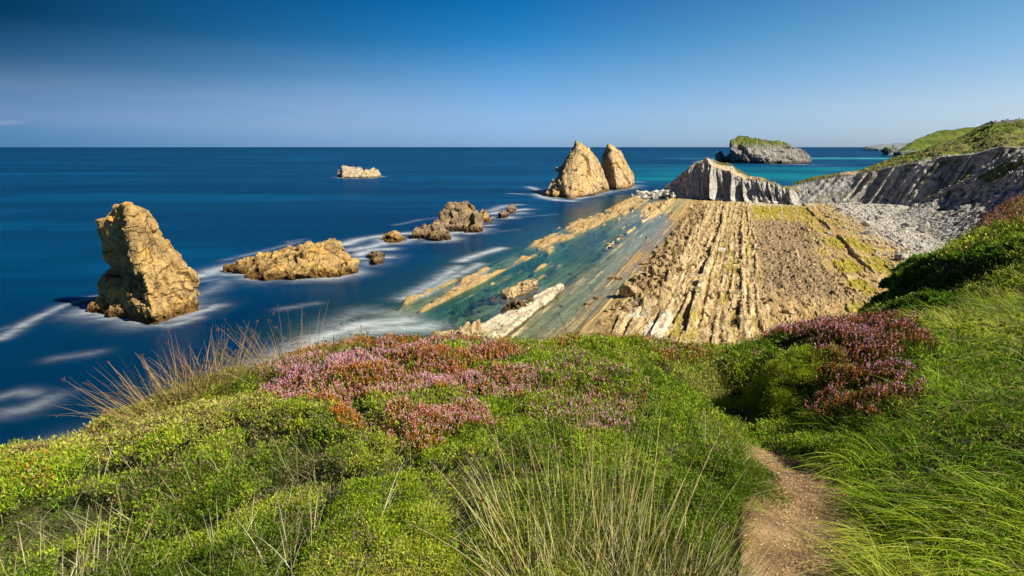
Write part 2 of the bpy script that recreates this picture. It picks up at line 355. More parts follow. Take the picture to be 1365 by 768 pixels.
# ------------------------------------------------------------------ tidal shelf (one height field in strike coordinates)
def lines(p, q, specs):
    h = np.zeros_like(p); m = np.zeros_like(p)
    for (pc, w, ht, q0, q1, gap, sd, steep) in specs:
        c = pc + .8 * vn(P3(q * .018, q * 0 + sd), sd) + .25 * vn(P3(q * .09, q * 0 + sd), sd + 1)
        t = (p - c) / w
        prof = ss(-1.15, -.95, t) * (1 - ss(.3, 1.25, t)) if steep else ss(-1.3, -.7, t) * (1 - ss(.7, 1.3, t))
        win = ss(q0 - 4, q0 + 3, q) * (1 - ss(q1 - 3, q1 + 4, q))
        br = ss(gap - .12, gap + .12, vn(P3(q * .12, p * .15 + sd * 3.3), sd + 2) * .5 + .5)
        a = prof * win * br * (1 + .25 * vn(P3(q * .35, p * .4), sd + 7))
        h = np.maximum(h, a * ht); m = np.maximum(m, a)
    return h, m
def shelf_h(p, q):
    kp = [-95, -72, -66, -61, -50, -45, -39, -34, -28, -22, -18, -12, 0, 10, 28, 33, 50, 85, 110, 150]
    kh = [-14, -4.6, -3.2, -2.0, -1.7, -1.6, -1.0, -.38, -.26, -.07, .5, .8, 1.1, 1.3, 1.7, 1.8, 2.3, 3.4, 6, 12]
    P = P3(p, q)
    b = np.interp(p + 1.6 * vn(P3(q * .035, p * .02), 6) + .9 * vn(P3(q * .12, p * .15), 7), kp, kh)
    b = b + .85 * fbm(P3(p * .16, q * .045), 3, 8) * ss(-66, -56, p) * (1 - ss(-40, -30, p))
    b = b + .25 * vn(P3(p * .12, q * .02), 3) * ss(-62, -40, p) + .12 * vn(P3(p * .8, q * .04), 4) + .05 * vn(P3(p * 2.6, q * .1), 5)
    b = b + ss(225, 330, q) * ss(-66, -58, p) * (1 - ss(-26, -12, p)) * 1.0      # the flat rises towards the ridge
    # breakers' edge shelves, slabs and beds
    h1, m1 = lines(p, q, [
        (-52.9, .75, 2.5, 88, 152, .12, 11, True), (-54.2, .6, 2.35, 94, 150, .2, 12, False), (-57.6, .6, 2.7, 112, 148, .42, 13, False), (-59.6, .5, 2.5, 92, 118, .5, 14, False), (-56.5, 3.4, 1.45, 84, 152, .0, 24, False),
        (-51.6, .5, 2.35, 176, 262, .15, 15, True), (-53.2, .55, 2.5, 160, 262, .15, 16, True), (-54.9, .5, 2.45, 160, 262, .15, 17, True), (-56.7, .6, 2.35, 166, 262, .2, 18, True), (-59.2, .7, 2.3, 166, 262, .2, 25, True), (-55.5, 5.0, 1.85, 160, 262, .0, 19, False),
        (-54, 2.0, 2.0, 268, 345, .1, 20, True), (-58, 1.6, 1.8, 270, 345, .2, 21, True), (-48.5, .9, 1.9, 262, 345, .25, 22, True), (-51, .7, 2.0, 265, 345, .25, 26, True),
        (-43.5, .6, 1.3, 100, 128, .5, 23, False), (-48.5, .4, 1.75, 100, 240, .62, 101, True), (-46.3, .3, 1.55, 120, 300, .62, 102, True), (-41.5, .35, 1.45, 90, 200, .64, 103, True), (-39.6, .3, 1.15, 130, 330, .6, 104, True),
        (-50.3, .35, 1.7, 90, 170, .6, 105, True), (-62.5, .5, 2.1, 96, 140, .6, 106, True), (-63.5, .8, 1.9, 170, 240, .55, 107, True), (-44.8, .3, 1.5, 90, 150, .66, 108, True),
    ])
    h2, m2 = lines(p, q, [
        (-35.9, .45, .95, 158, 345, .40, 31, False), (-33.8, .3, .30, 150, 345, .35, 32, False), (-31.6, .25, .30, 90, 300, .58, 109, True), (-29.8, .22, .26, 110, 320, .6, 110, True), (-32.6, .3, .3, 80, 140, .5, 111, True), (-26, .2, .2, 90, 200, .55, 112, True), (-22.8, .2, .2, 90, 320, .5, 113, True), (-27, .25, .2, 150, 320, .45, 33, True), (-24.4, .2, .2, 200, 320, .45, 34, True),
        (-12.6, .45, 1.0, 118, 322, .28, 41, True), (-10.9, .3, .35, 100, 322, .45, 42, True), (-9.2, .3, .25, 100, 322, .5, 57, True), (-7.6, .4, .5, 84, 322, .36, 43, True), (-4.9, .7, 1.1, 92, 322, .25, 44, True), (-3.2, .3, .5, 92, 322, .5, 58, True), (-1.2, .35, .35, 80, 322, .5, 45, True),
        (.6, .3, .22, 84, 322, .5, 46, True), (2.9, .45, .7, 96, 330, .32, 47, True), (4.2, .3, .45, 96, 330, .45, 59, True), (5.6, .3, .35, 96, 330, .4, 48, True), (31.2, .55, .75, 150, 328, .38, 49, True),
        (-10, 1.0, .6, 78, 104, .15, 50, True), (-13.6, .9, .6, 80, 106, .2, 51, True), (-16.5, .8, .5, 82, 102, .25, 52, True), (16.5, .3, .25, 110, 180, .5, 53, True), (24, .3, .25, 110, 250, .45, 54, True), (35, .3, .3, 150, 300, .45, 55, True), (38, .3, .25, 180, 300, .5, 56, True),
    ])
    # jointed slabs: small steps between long blocks
    j1, j2, jv = worley(P3(p * .75 + .3 * vn(P * .4, 90), q * .16), 93); k1, k2, kv = worley(P3(p * 1.7, q * .35), 94)
    land = ss(-20, -14, p) + ss(-64, -58, p) * (1 - ss(-48, -44, p)) * .6
    h = b + h1 + h2 + np.clip(land, 0, 1) * ((jv - .5) * .40 + (kv - .5) * .20 - .22 * np.exp(-((j2 - j1) / .05) ** 2))
    # rubble
    rb = ss(-22, -19, p + 2 * vn(P * .1, 61)) * (1 - ss(-12.5, -10.5, p)) * (1 - ss(308, 322, q)) * ss(92, 102, q + 6 * vn(P * .15, 62) + np.maximum(0, p + 14) * -3)
    rb2 = ss(5, 8, p) * (1 - ss(23, 28, p + 4 * vn(P * .05, 63))) * (1 - ss(238, 262, q + 12 * vn(P * .07, 64))) * ss(112, 135, q + 10 * vn(P * .07, 65))
    pb = ss(40, 46, p + 3 * vn(P * .08, 66))
    strip = ss(-11, -9, p) * (1 - ss(3, 5, p)) * .5
    f1, f2, iv = worley(P3(p * .62, q * .5) + .2 * P3(vn(P * 1.5, 1), vn(P * 1.5, 2)), 71)
    lump = np.clip(1 - f1 * 1.25, 0, 1) * (iv > .25) * (.4 + iv)
    f1b, f2b, ivb = worley(P3(p * 1.3, q * 1.1), 72)
    lump2 = np.clip(1 - f1b * 1.2, 0, 1) * (.3 + ivb)
    h = h + rb * (1.35 * lump + .5 * lump2) + rb2 * (.28 * lump * (iv > .6) + .42 * lump2) + pb * (.16 * lump * (iv > .5) + .26 * lump2) + strip * .5 * lump2
    cracks = np.exp(-((f2 - f1) / .05) ** 2)
    return h, dict(rb=rb, rb2=rb2, pb=pb, m1=m1, m2=m2, iv=iv, ivb=ivb, lump=lump, lump2=lump2, cracks=cracks, strip=strip)
def kv_(p, q): return worley(P3(p * 1.7, q * .35), 94)[2]
def build_shelf():
    pu = np.concatenate([np.arange(-95, -66, 1.0), np.arange(-66, 46, .22), np.arange(46, 96, .4), np.arange(96, 150, 2.0)])
    qs = [66.]
    while qs[-1] < 372: qs.append(qs[-1] + .30 + .0032 * (qs[-1] - 66))
    qv = np.array(qs)
    Pg, Qg = np.meshgrid(pu, qv); p = Pg.ravel(); q = Qg.ravel()
    h, k = shelf_h(p, q)
    x, y = to_xy(p, q)
    P = P3(p, q)
    c = np.tile(np.array([.50, .375, .20]), (len(p), 1))
    st = vn(P3(p * 1.7, q * .03), 81) * .5 + .5; st2 = vn(P3(p * .6, q * .05), 82) * .5 + .5; bl = fbm(P * .09, 3, 83) * .5 + .5
    c = mixc(c, (.40, .29, .13), ss(.55, .8, st)); c = mixc(c, (.60, .49, .31), ss(.55, .8, st2) * .8)
    c = mixc(c, (.36, .22, .09), ss(-26, -22, p) * (1 - ss(-20, -17, p)) * .6 * ss(120, 160, q))
    c = mixc(c, (.40, .30, .16), k['rb'] * .7); c = mixc(c, (.20, .14, .08), k['rb'] * ss(.55, .7, k['iv']) * .5)
    c = mixc(c, (.60, .50, .33), k['rb'] * ss(.7, .5, k['ivb']) * .4)
    c = mixc(c, (.30, .235, .155), k['rb2'] * .9); c = mixc(c, (.42, .36, .27), k['rb2'] * (k['ivb'] > .75) * .6); c = mixc(c, (.20, .15, .10), k['rb2'] * (k['ivb'] < .18) * .6)
    c = mixc(c, (.62, .52, .34), np.clip(k['m2'] * 1.3, 0, 1) * .75)
    c = mixc(c, (.36, .27, .145), np.clip(k['m1'] * 1.3, 0, 1) * .8)
    # dark seams beside the beds
    c = mixc(c, (.13, .10, .06), ss(.72, .85, vn(P3(p * 2.2, q * .05), 88) * .5 + .5) * ss(-20, -10, p) * (1 - ss(6, 9, p)) * .8)
    # algae
    al = ss(5, 8, p) * (1 - ss(30, 33, p)) * ss(235, 262, q) * (1 - ss(318, 326, q)) * ss(.32, .5, st * .6 + bl * .5)
    al = np.maximum(al, ss(18, 24, p) * (1 - ss(34, 44, p)) * ss(.45, .62, st2 * .5 + bl * .5) * (1 - .5 * ss(200, 300, q)))
    al = np.maximum(al, ss(35, 37, p) * (1 - ss(41, 44, p)) * ss(160, 190, q) * ss(.4, .55, bl) * .9)
    al = np.maximum(al, ss(-9, -8, p) * (1 - ss(-5, -4, p)) * ss(84, 88, q) * (1 - ss(98, 104, q)) * .9)
    al = np.maximum(al, ss(-6, -3, p) * (1 - ss(4, 8, p)) * ss(.62, .75, vn(P3(p * .9, q * .06), 84) * .5 + .5) * .7)
    al = np.maximum(al, ss(6, 10, p) * ss(.52, .66, bl) * (1 - ss(110, 150, q)) * (1 - ss(24, 30, p)) * .7)
    c = mixc(c, (.37, .33, .055), al * (1 - .8 * k['rb2']))
    # white slabs near, whitish foot of the ridge
    wh = ss(-17, -15.5, p) * (1 - ss(-9, -8, p)) * ss(80, 84, q) * (1 - ss(98, 106, q + 4 * st)) * ss(.42, .5, vn(P3(p * .5, q * .12), 85) * .5 + .5)
    c = mixc(c, (.72, .70, .66), wh)
    wf = ss(306, 322, q + 5 * vn(P * .2, 86)) * ss(2, 6, p) * (1 - ss(34, 38, p))
    c = mixc(c, (.55, .51, .44), wf)
    # flat wet bench; the greenish tint paints in the sheen of its water film
    wb = ss(-34, -30, p) * (1 - ss(-22, -19, p))
    gp = ss(-30, -25, p + 3 * vn(P * .05, 97)) * (1 - ss(150, 120, q) * .35); c = mixc(c, (.36, .38, .25), wb * .8 * (1 - gp)); c = mixc(c, (.46, .34, .155), wb * gp * .8); c = mixc(c, (.24, .17, .09), wb * ss(.5, .7, st) * .45); c = mixc(c, (.24, .29, .20), wb * ss(.5, .75, st2) * .55 * (1 - .6 * gp))
    f1, f2, iv = worley(P3(p * .10, q * .035), 91)
    c = mixc(c, (.12, .12, .09), np.exp(-((f2 - f1) / .02) ** 2) * wb * .7)
    # underwater rock: greenish, darker, mottled
    uw = 1 - ss(-.9, -.15, h)
    c = mixc(c, (.27, .29, .15), uw * .75); c = mixc(c, (.05, .08, .055), uw * ss(.47, .62, fbm(P3(p * .55, q * .07), 4, 92) * .5 + .5) * .8); c = mixc(c, (.42, .36, .19), uw * ss(.0, .4, fbm(P3(p * .35, q * .06), 4, 98)) * .8)
    c = mixc(c, (.40, .38, .20), uw * (k['ivb'] > .8) * ss(.5, .9, k['lump2'] + .3) * .7)
    c = mixc(c, (.46, .44, .40), k['pb']); c = mixc(c, (.58, .56, .52), k['pb'] * (k['ivb'] > .7) * .6); c = mixc(c, (.27, .26, .24), k['pb'] * (k['iv'] < .2) * .6)
    c = c * (1 + k['pb'][:, None] * np.array([.04, .08, .22])); c = mixc(c, (.50, .42, .28), ss(36, 38, p) * (1 - ss(42, 47, p)) * .5)
    c = mixc(c, (.62, .54, .39), ss(.5, .8, kv_(p, q)) * ss(-14, -12, p) * (1 - ss(5, 8, p)) * .6)
    c = mixc(c, (.17, .125, .07), ss(.5, .8, 1 - kv_(p, q)) * ss(-22, -20, p) * (1 - ss(5, 8, p)) * .5)
    c = c * np.array([.95, .89, .75]) * (1 + .16 * vn(P3(p * 3.1, q * .3), 95) + .10 * vn(P * 2.2, 96))[:, None]
    me = mesh_np('tidal_shelf', np.stack([x, y, h], 1), grid_faces(len(pu), len(qv)), c)
    tag(link('tidal_shelf', me, M_SHELF), kind='structure')
build_shelf()
def shelf_z(x, y):
    p, q = to_pq(np.atleast_1d(np.asarray(x, float)), np.atleast_1d(np.asarray(y, float)))
    return shelf_h(p, q)[0]

# ------------------------------------------------------------------ lofts: ridge, cliff and hill, scree
def loft(rows, counts, nu):
    R = []
    for r in rows:
        r = np.asarray(r, float); t = np.linspace(0, 1, len(r)); tt = np.linspace(0, 1, nu)
        R.append(np.stack([np.interp(tt, t, r[:, k]) for k in range(3)], 1))
    out = []; par = []
    for i, c in enumerate(counts):
        for s in range(c):
            f = s / c; out.append(R[i] * (1 - f) + R[i + 1] * f); par.append(np.full(nu, i + f))
    out.append(R[-1]); par.append(np.full(nu, float(len(rows) - 1)))
    return np.concatenate(out), np.concatenate(par), len(out)
us = [885, 904, 912, 923.5, 935, 943, 951, 962, 973.5, 984, 993, 1006, 1017, 1031.6, 1041, 1056, 1066]
crest = [250, 236.5, 228, 220, 214.7, 210.6, 213, 216.5, 220, 226, 230, 235.6, 239, 242, 247, 249, 253]
Yb = [352 - (u - 885) * .335 for u in us]
def atz(u, Y, z):
    k = (u - 682.5) / F
    # solve lateral x for point with forward Y, height z
    d = Y * cT - (z - H) * sT
    return np.array([k * d, Y, z])
r_skirt = [atz(u, y - 3.5, -1.0) for u, y in zip(us, Yb)]
r_base = [atz(u, y, 2.4) for u, y in zip(us, Yb)]
r_front = [W(u, v + (9 if 945 < u < 1000 else 2.5), y + 6) for u, v, y in zip(us, crest, Yb)]
r_crest = [W(u, v, y + (17 if 945 < u < 1005 else 12)) for u, v, y in zip(us, crest, Yb)]
r_back = [np.array([p[0] + 22, p[1] + 26, -3.]) for p in r_crest]
V, par, nv = loft([r_skirt, r_base, r_front, r_crest, r_back], [10, 90, 26, 40], 460)
nu = 460
ui, _ = proj(V)
wall = ss(.5, 1.1, par) * (1 - ss(1.85, 2.0, par)); foot = ss(.2, .9, par) * (1 - ss(1.0, 2.0, par))
pp, qq = to_pq(V[:, 0], V[:, 1])
rib = np.zeros(len(V))
for uc, wd, am in [(921, 4, 3.2), (941, 3.2, 5.5), (956, 3.2, 6.5), (983, 3.0, 6.5), (998, 2.6, 5.0), (1010, 2.5, 2.0), (1032, 2.0, 1.8), (1060, 4, 4)]:
    sh = (ui - uc + (par - 1) * 7.0)      # ribs lean up to the left
    rib = np.maximum(rib, am * np.exp(-(np.abs(sh) / wd) ** 1.6) * (.25 + .9 * (1 - ss(.9, 2.0, par))))
nrm = np.array([-.70, -.71, 0])
d = rib * ss(.1, .9, par) * (1 - ss(1.9, 2.1, par)) + wall * (2.0 * fbm(P3(ui * .11 + par * .8, par * .8), 4, 5) + 1.1 * vn(P3(ui * .55 + par * 3.8, par * 1.0), 6) + .6 * fbm(V * .35, 3, 7))
V = V + nrm[None] * d[:, None]
V[:, 2] += 1.1 * fbm(V * .22, 4, 8) * ss(1.7, 2.1, par) + foot * .5 * fbm(V * .5, 3, 9)
c = np.tile(np.array([.40, .39, .365]), (len(V), 1))
c = mixc(c, (.46, .43, .37), ss(-.1, .6, fbm(P3(ui * .16 + par * 1.6, par * .8), 4, 15)) * .7)
c = mixc(c, (.54, .51, .44), np.clip(rib / 6, 0, 1) * .6)
c = mixc(c, (.60, .57, .50), (1 - ss(.9, 1.15, par)) * .8)
top = ss(1.93, 2.02, par)
c = mixc(c, (.60, .46, .28), top * (1 - ss(2.5, 2.7, par)))
gr = ss(2.3, 2.9, par + .3 * fbm(V * .15, 3, 16)) * ss(.35, .5, fbm(V * .12, 3, 17) * .5 + .55)
c = mixc(c, (.12, .13, .04), np.maximum(gr * ss(945, 960, ui), top * ss(1000, 1020, ui) * .7)); c = mixc(c, (.30, .27, .22), ss(2.9, 3.2, par) * .7)
me = mesh_np('rock_ridge', V, grid_faces(nu, nv), c)
tag(link('rock_ridge', me, M_RIDGE), 'steep grey ribbed rock ridge with a sandy crest closing the far end of the shelf', 'ridge')

# cliff with the green hill on top
ct = [(1057, 248), (1080, 243), (1108, 238.5), (1141, 235), (1180, 224.5), (1216, 218), (1242, 214.5), (1257, 209), (1300, 206), (1323, 198), (1338, 195), (1365, 199), (1430, 205), (1540, 215)]
uu = [a for a, _ in ct]
base = []
for u in uu:
    Yc = np.interp(u, [1057, 1110, 1160, 1215, 1270, 1330, 1400, 1540], [300, 292, 283, 268, 256, 240, 225, 200]); base.append(atz(u, Yc, 2.5))
skirt = [b + np.array([-2, -4, -5.]) for b in base]
edge = [W(u, v, b[1] + 9 + .02 * (u - 1057)) for (u, v), b in zip(ct, base)]
sky = [(1064, 247), (1084, 241), (1110, 234), (1145, 228.5), (1180, 215), (1200, 207), (1222, 200), (1240, 193.5), (1275, 183), (1300, 173), (1318, 165.5), (1363, 160.5), (1430, 152), (1540, 145)]
skl = [W(u, v, e[1] + np.interp(i, [0, 3, 5, 8, 13], [6, 18, 60, 110, 150])) for i, ((u, v), e) in enumerate(zip(sky, edge))]
mid1 = [e * .75 + s * .25 + np.array([0, 0, 1.0]) for e, s in zip(edge, skl)]
back = [np.array([s[0] * 1.25 + 20, s[1] * 1.25 + 20, -4 if i < 6 else s[2] - 6]) for i, s in enumerate(skl)]
nu = 620
V, par, nv = loft([skirt, base, edge, mid1, skl, back], [8, 80, 26, 110, 40], nu)
ui, _ = proj(V)
wall = ss(.6, 1.1, par) * (1 - ss(1.9, 2.02, par))
sl = ui * .16 + (par - 1) * -5.5 * (1 + .4 * ss(1200, 1260, ui))   # slanting beds
bedn = fbm(P3(sl, par * .35), 4, 21)
nrm = np.array([-.78, -.62, 0])
d = wall * (1.1 * bedn + .8 * fbm(P3(ui * .022, par * .6), 3, 22)) + .5 * ss(0, .9, par) * wall * vn(V * .6, 23)
V = V + nrm[None] * d[:, None]
hill = ss(2.0, 2.15, par)
V[:, 2] += hill * (1 - ss(4, 4.4, par) * .5) * (1.1 * fbm(V * np.array([.06, .03, .06]), 5, 24) + .8 * np.abs(fbm(V * .22, 4, 25)) * 1.6) * (.35 + .65 * ss(1130, 1200, ui)) - hill * 1.5 * ss(3.0, 3.8, par) * ss(1185, 1210, ui) * (1 - ss(1285, 1305, ui))
V[:, 2] += .8 * hill * (1 - ss(1150, 1190, ui)) * (1 - ss(3.6, 4.0, par))
c = np.tile(np.array([.46, .455, .435]), (len(V), 1))
c = mixc(c, (.60, .57, .50), ss(0, .6, bedn) * .8); c = mixc(c, (.22, .23, .235), ss(0, .6, -bedn) * .8)
c = mixc(c, (.34, .29, .2), ss(.25, .6, fbm(P3(sl * .6, par), 3, 26)) * .6)
c = mixc(c, (.09, .11, .035), wall * ss(.35, .55, fbm(P3(sl * .7, par * 2.5), 3, 27)) * ss(1200, 1250, ui) * .8)
c = mixc(c, (.38, .36, .33), (1 - ss(.85, 1.0, par)))
g = np.tile(np.array([.15, .19, .03]), (len(V), 1))
n1 = fbm(V * np.array([.09, .045, .09]), 4, 28); n2 = fbm(V * .3, 3, 29)
g = mixc(g, (.27, .30, .045), ss(0, .5, n1)); g = mixc(g, (.035, .06, .015), ss(.0, .35, n2) * .9); g = mixc(g, (.25, .21, .09), ss(.1, .5, -n1) * .6)
g = mixc(g, (.5, .40, .26), ss(1118, 1124, ui) * (1 - ss(1142, 1148, ui)) * (1 - ss(2.9, 3.2, par)))
c = c * (1 - hill[:, None]) + g * hill[:, None]
me = mesh_np('sea_cliff', V, grid_faces(nu, nv), c)
tag(link('sea_cliff', me, M_CLIFF), 'long shaded grey cliff with slanting beds under a green hill, behind the pebble beach', 'cliff')
HILL_V = V; HILL_P = par

# scree slope between the cliff and the near hillside
s0 = [G(u, v, 2.6) for u, v in [(1180, 292), (1215, 296), (1240, 312), (1262, 330), (1270, 350)]]
s1 = [W(u, v, Y) for u, v, Y in [(1212, 281, 268), (1250, 268, 250), (1290, 268, 215), (1330, 275, 180), (1370, 285, 150)]]
s2 = [W(u, v, Y) for u, v, Y in [(1230, 268, 262), (1275, 248, 246), (1320, 235, 222), (1370, 232, 190), (1420, 240, 150)]]
s3 = [W(u, v, Y) for u, v, Y in [(1262, 258, 262), (1310, 226, 248), (1345, 205, 232), (1400, 198, 205), (1470, 205, 160)]]
s4 = [W(u, v, Y) for u, v, Y in [(1290, 250, 275), (1340, 212, 262), (1390, 196, 245), (1450, 180, 220), (1560, 180, 170)]]
sm = [np.array([p[0], p[1], -1.]) for p in s0]
V, par, nv = loft([sm, s0, s1, s2, s3, s4], [4, 60, 60, 60, 20], 300)
f1, f2, iv = worley(V * np.array([.30, .30, .30]), 33); f1b, f2b, ivb = worley(V * .75, 34)
V[:, 2] += 1.6 * fbm(V * .06, 4, 31) * ss(1, 1.6, par) + np.clip(1 - 1.3 * f1, 0, 1) * 2.0 * (iv > .55) * ss(1, 2, par) + np.clip(1 - 1.2 * f1b, 0, 1) * .7
c = np.tile(np.array([.36, .35, .33]), (len(V), 1))
c = mixc(c, (.50, .48, .43), (ivb > .6) * .7); c = mixc(c, (.20, .20, .20), (ivb < .2) * .7)
c = mixc(c, (.10, .12, .035), ss(.15, .4, fbm(V * .09, 4, 35)) * ss(1.6, 2.4, par))
me = mesh_np('scree_slope', V, grid_faces(300, nv), c)
tag(link('scree_slope', me, M_CLIFF), kind='structure')

# ------------------------------------------------------------------ near hillside
CP = []   # az, ln r, ln(-tanE)
def addD(u, v, D):
    x, y, z = ray(u, v); h = math.hypot(x, y); te = -z / h; r = D / te
    CP.append((math.atan2(x, y), math.log(r), math.log(te))); return CP[-1]
for a in (-75, -40, 0, 40, 75): CP.append((math.radians(a), math.log(.7), math.log(1.6 / .7)))
for t in [(-150, 768, 1.7), (0, 768, 1.62), (300, 768, 1.55), (600, 768, 1.5), (850, 768, 1.55), (1060, 768, 1.66), (1230, 768, 1.5), (1365, 768, 1.38), (1500, 700, 1.3),
          (0, 680, 1.66), (300, 650, 1.58), (600, 620, 1.46), (850, 620, 1.46), (800, 540, 1.55), (940, 600, 1.55), (980, 690, 1.58), (500, 510, 1.62), (700, 500, 1.66), (150, 600, 1.68), (900, 520, 1.72),
          (1075, 690, 1.76), (1045, 625, 1.93), (1014, 596, 2.15), (1000, 572, 2.6), (992, 548, 2.75),
          (1100, 470, 1.95), (1040, 485, 2.05), (1120, 560, 2.0), (1200, 500, 1.9), (1180, 600, 1.75), (1300, 640, 1.5), (1365, 560, 1.5), (1300, 500, 1.95), (1365, 450, 2.1),
          (1215, 445, 2.9), (1280, 430, 2.9), (1365, 400, 2.9), (1190, 405, 4.6), (1250, 380, 4.8), (1310, 350, 5), (1365, 340, 5), (1500, 560, 1.4), (1500, 400, 2.4), (1500, 320, 4.2)]: addD(*t)
for t in [(-200, 690, 1.95), (0, 634, 1.86), (100, 602, 1.88), (200, 562, 1.9), (330, 512, 1.92), (450, 484, 2.0), (600, 468, 2.07), (750, 470, 2.1), (880, 476, 2.2), (960, 490, 2.45), (1010, 466, 2.32), (1110, 452, 2.5),
          (1150, 430, 3.8), (1200, 392, 5.9), (1250, 352, 6.6), (1300, 322, 6.9), (1365, 296, 7.2), (1500, 250, 6.5)]:
    a, l, w = addD(*t)
    if t[0] > 1400: continue
    CP.append((a, l + .34, w + .28)); CP.append((a, l + .8, w + (.85 if t[0] < 1160 else .75))); CP.append((a, l + 1.4, w + 1.25))
CP = np.array(CP)
def tps(X, C, w=None, solve=None):
    d = np.sqrt(((X[:, None, :2] - C[None, :, :2]) ** 2).sum(2)) + 1e-9
    return d * d * np.log(d)
NCP = n = len(CP); K = tps(CP, CP) + np.eye(n) * 2e-4; Pm = np.c_[np.ones(n), CP[:, :2]]
SOL = np.linalg.solve(np.block([[K, Pm], [Pm.T, np.zeros((3, 3))]]), np.r_[CP[:, 2], 0, 0, 0])
def hill_z(x, y, bumps=True):
    a = np.arctan2(x, y); r = np.hypot(x, y); l = np.log(r); X = np.stack([a, l], 1)
    w = np.empty(len(X))
    for s in range(0, len(X), 20000):
        xs = X[s:s + 20000]; w[s:s + 20000] = tps(xs, CP) @ SOL[:NCP] + np.c_[np.ones(len(xs)), xs] @ SOL[NCP:]
    z = H - r * np.exp(np.clip(w, -4, 1.5))
    if bumps:
        P = P3(x, y)
        pathm = path_mask(x, y)
        sc = np.clip(r / 6, .6, 6)
        z = z - .075 * (1 - pathm) * (1 - .5 * ss(10, 20, r)) + (1 - pathm) * (.05 * fbm(P * 1.6, 3, 41) * np.minimum(sc, 1.5) + .32 * ss(10, 25, r) * fbm(P * .22, 3, 42)) + pathm * .008 * fbm(P * 9, 3, 43)
    return np.maximum(z, -6)
PATH = np.array([(1075, 900, .25), (1062, 768, .23), (1070, 700, .26), (1062, 655, .25), (1034, 618, .20), (1014, 601, .15)])
PW = []
def path_mask(x, y):
    m = np.zeros_like(x)
    if not PW: return m
    for (a, b) in zip(PW[:-1], PW[1:]):
        ax, ay, aw = a; bx, by, bw = b
        t = np.clip(((x - ax) * (bx - ax) + (y - ay) * (by - ay)) / ((bx - ax) ** 2 + (by - ay) ** 2), 0, 1)
        d = np.hypot(x - ax - t * (bx - ax), y - ay - t * (by - ay)); w = aw + t * (bw - aw)
        m = np.maximum(m, 1 - ss(.85, 1.25, d / w))
    return m
def hit(u, v):        # march the view ray to the hillside
    x, y, z = ray(u, v); t = np.exp(np.linspace(math.log(1.0), math.log(150), 1500))
    zz = hill_z(x * t, y * t, False); g = H + z * t - zz
    i = np.argmax(g < 0); return x * t[i], y * t[i], zz[i]
for u, v, w in PATH:
    q_ = hit(u, v); PW.append((q_[0], q_[1], w))

az = np.radians(np.linspace(-78, 78, 620)); lr = np.concatenate([np.linspace(math.log(.5), math.log(1.3), 12)[:-1], np.linspace(math.log(1.3), math.log(150), 560)])
Ag, Lg = np.meshgrid(az, lr); x = (np.sin(Ag) * np.exp(Lg)).ravel(); y = (np.cos(Ag) * np.exp(Lg)).ravel()
z = hill_z(x, y)
c = np.tile(np.array([.05, .065, .015]), (len(x), 1)); P = P3(x, y)
c = mixc(c, (.10, .10, .03), ss(0, .5, fbm(P * 2, 3, 44)))
rr = np.hypot(x, y)
u_, v_ = proj(np.stack([x, y, z], 1))
steep = ss(26, 22, z) * (1 - ss(-5, 30, x) * 0)
c = mixc(c, (.34, .27, .17), ss(24, 20, z) * ss(-.3, .2, fbm(P * .15, 3, 45)))
me = mesh_np('hillside', np.stack([x, y, z], 1), grid_faces(len(az), len(lr)), c, smooth=True)
M_SOIL, nt, ns, lk = newmat('soil')
at = N(nt, 'ShaderNodeAttribute', attribute_name='Col'); geo = N(nt, 'ShaderNodeNewGeometry')
bs = N(nt, 'ShaderNodeBsdfPrincipled'); bs.inputs['Roughness'].default_value = .95
nn = noise(nt, geo.outputs['Position'], 9, 6, .7)
lk.new(mixn(nt, .8, at.outputs['Color'], ramp(nt, nn, [(.3, .5), (.7, 1.3)]), 'MULTIPLY'), bs.inputs['Base Color'])
bp = N(nt, 'ShaderNodeBump'); bp.inputs['Distance'].default_value = .03; lk.new(nn, bp.inputs['Height']); lk.new(bp.outputs[0], bs.inputs['Normal'])
out = N(nt, 'ShaderNodeOutputMaterial'); lk.new(bs.outputs[0], out.inputs[0])
tag(link('hillside', me, M_SOIL), kind='structure')

# footpath: its own sheet just above the hillside
nl, nw = 160, 40
pw = np.array(PW); t = np.linspace(0, len(pw) - 1, nl)
cx = np.interp(t, range(len(pw)), pw[:, 0]); cy = np.interp(t, range(len(pw)), pw[:, 1]); cw = np.interp(t, range(len(pw)), pw[:, 2])
k = np.ones(15) / 15
pad = lambda a: np.convolve(np.pad(a, 7, mode='edge'), k, 'valid')
cx, cy = pad(cx), pad(cy)
dx = np.gradient(cx); dy = np.gradient(cy); L = np.hypot(dx, dy) + 1e-9; nx, ny = dy / L, -dx / L
s = np.linspace(-1, 1, nw)
wob = 1 + .22 * vn(P3(t * 2.3, t * 0 + 3), 46); wob2 = 1 + .22 * vn(P3(t * 2.3, t * 0 + 8), 47)
X = cx[:, None] + nx[:, None] * cw[:, None] * np.where(s < 0, s * wob[:, None], s * wob2[:, None]) * 1.12; Y = cy[:, None] + ny[:, None] * cw[:, None] * np.where(s < 0, s * wob[:, None], s * wob2[:, None]) * 1.12
X, Y = X.ravel(), Y.ravel(); Z = hill_z(X, Y) + .006
Z -= .05 * (np.abs(np.tile(s, nl)) > .94)
me = mesh_np('footpath', np.stack([X, Y, Z], 1), grid_faces(nw, nl), smooth=True)
M_PATH, nt, ns, lk = newmat('trodden_earth'); geo = N(nt, 'ShaderNodeNewGeometry')
bs = N(nt, 'ShaderNodeBsdfPrincipled'); bs.inputs['Roughness'].default_value = .95
n1 = noise(nt, geo.outputs['Position'], 5, 5, .6); n2 = noise(nt, geo.outputs['Position'], 70, 4, .7)
cc = ramp(nt, n1, [(.3, (.15, .085, .04)), (.5, (.30, .185, .085)), (.7, (.46, .31, .155))])
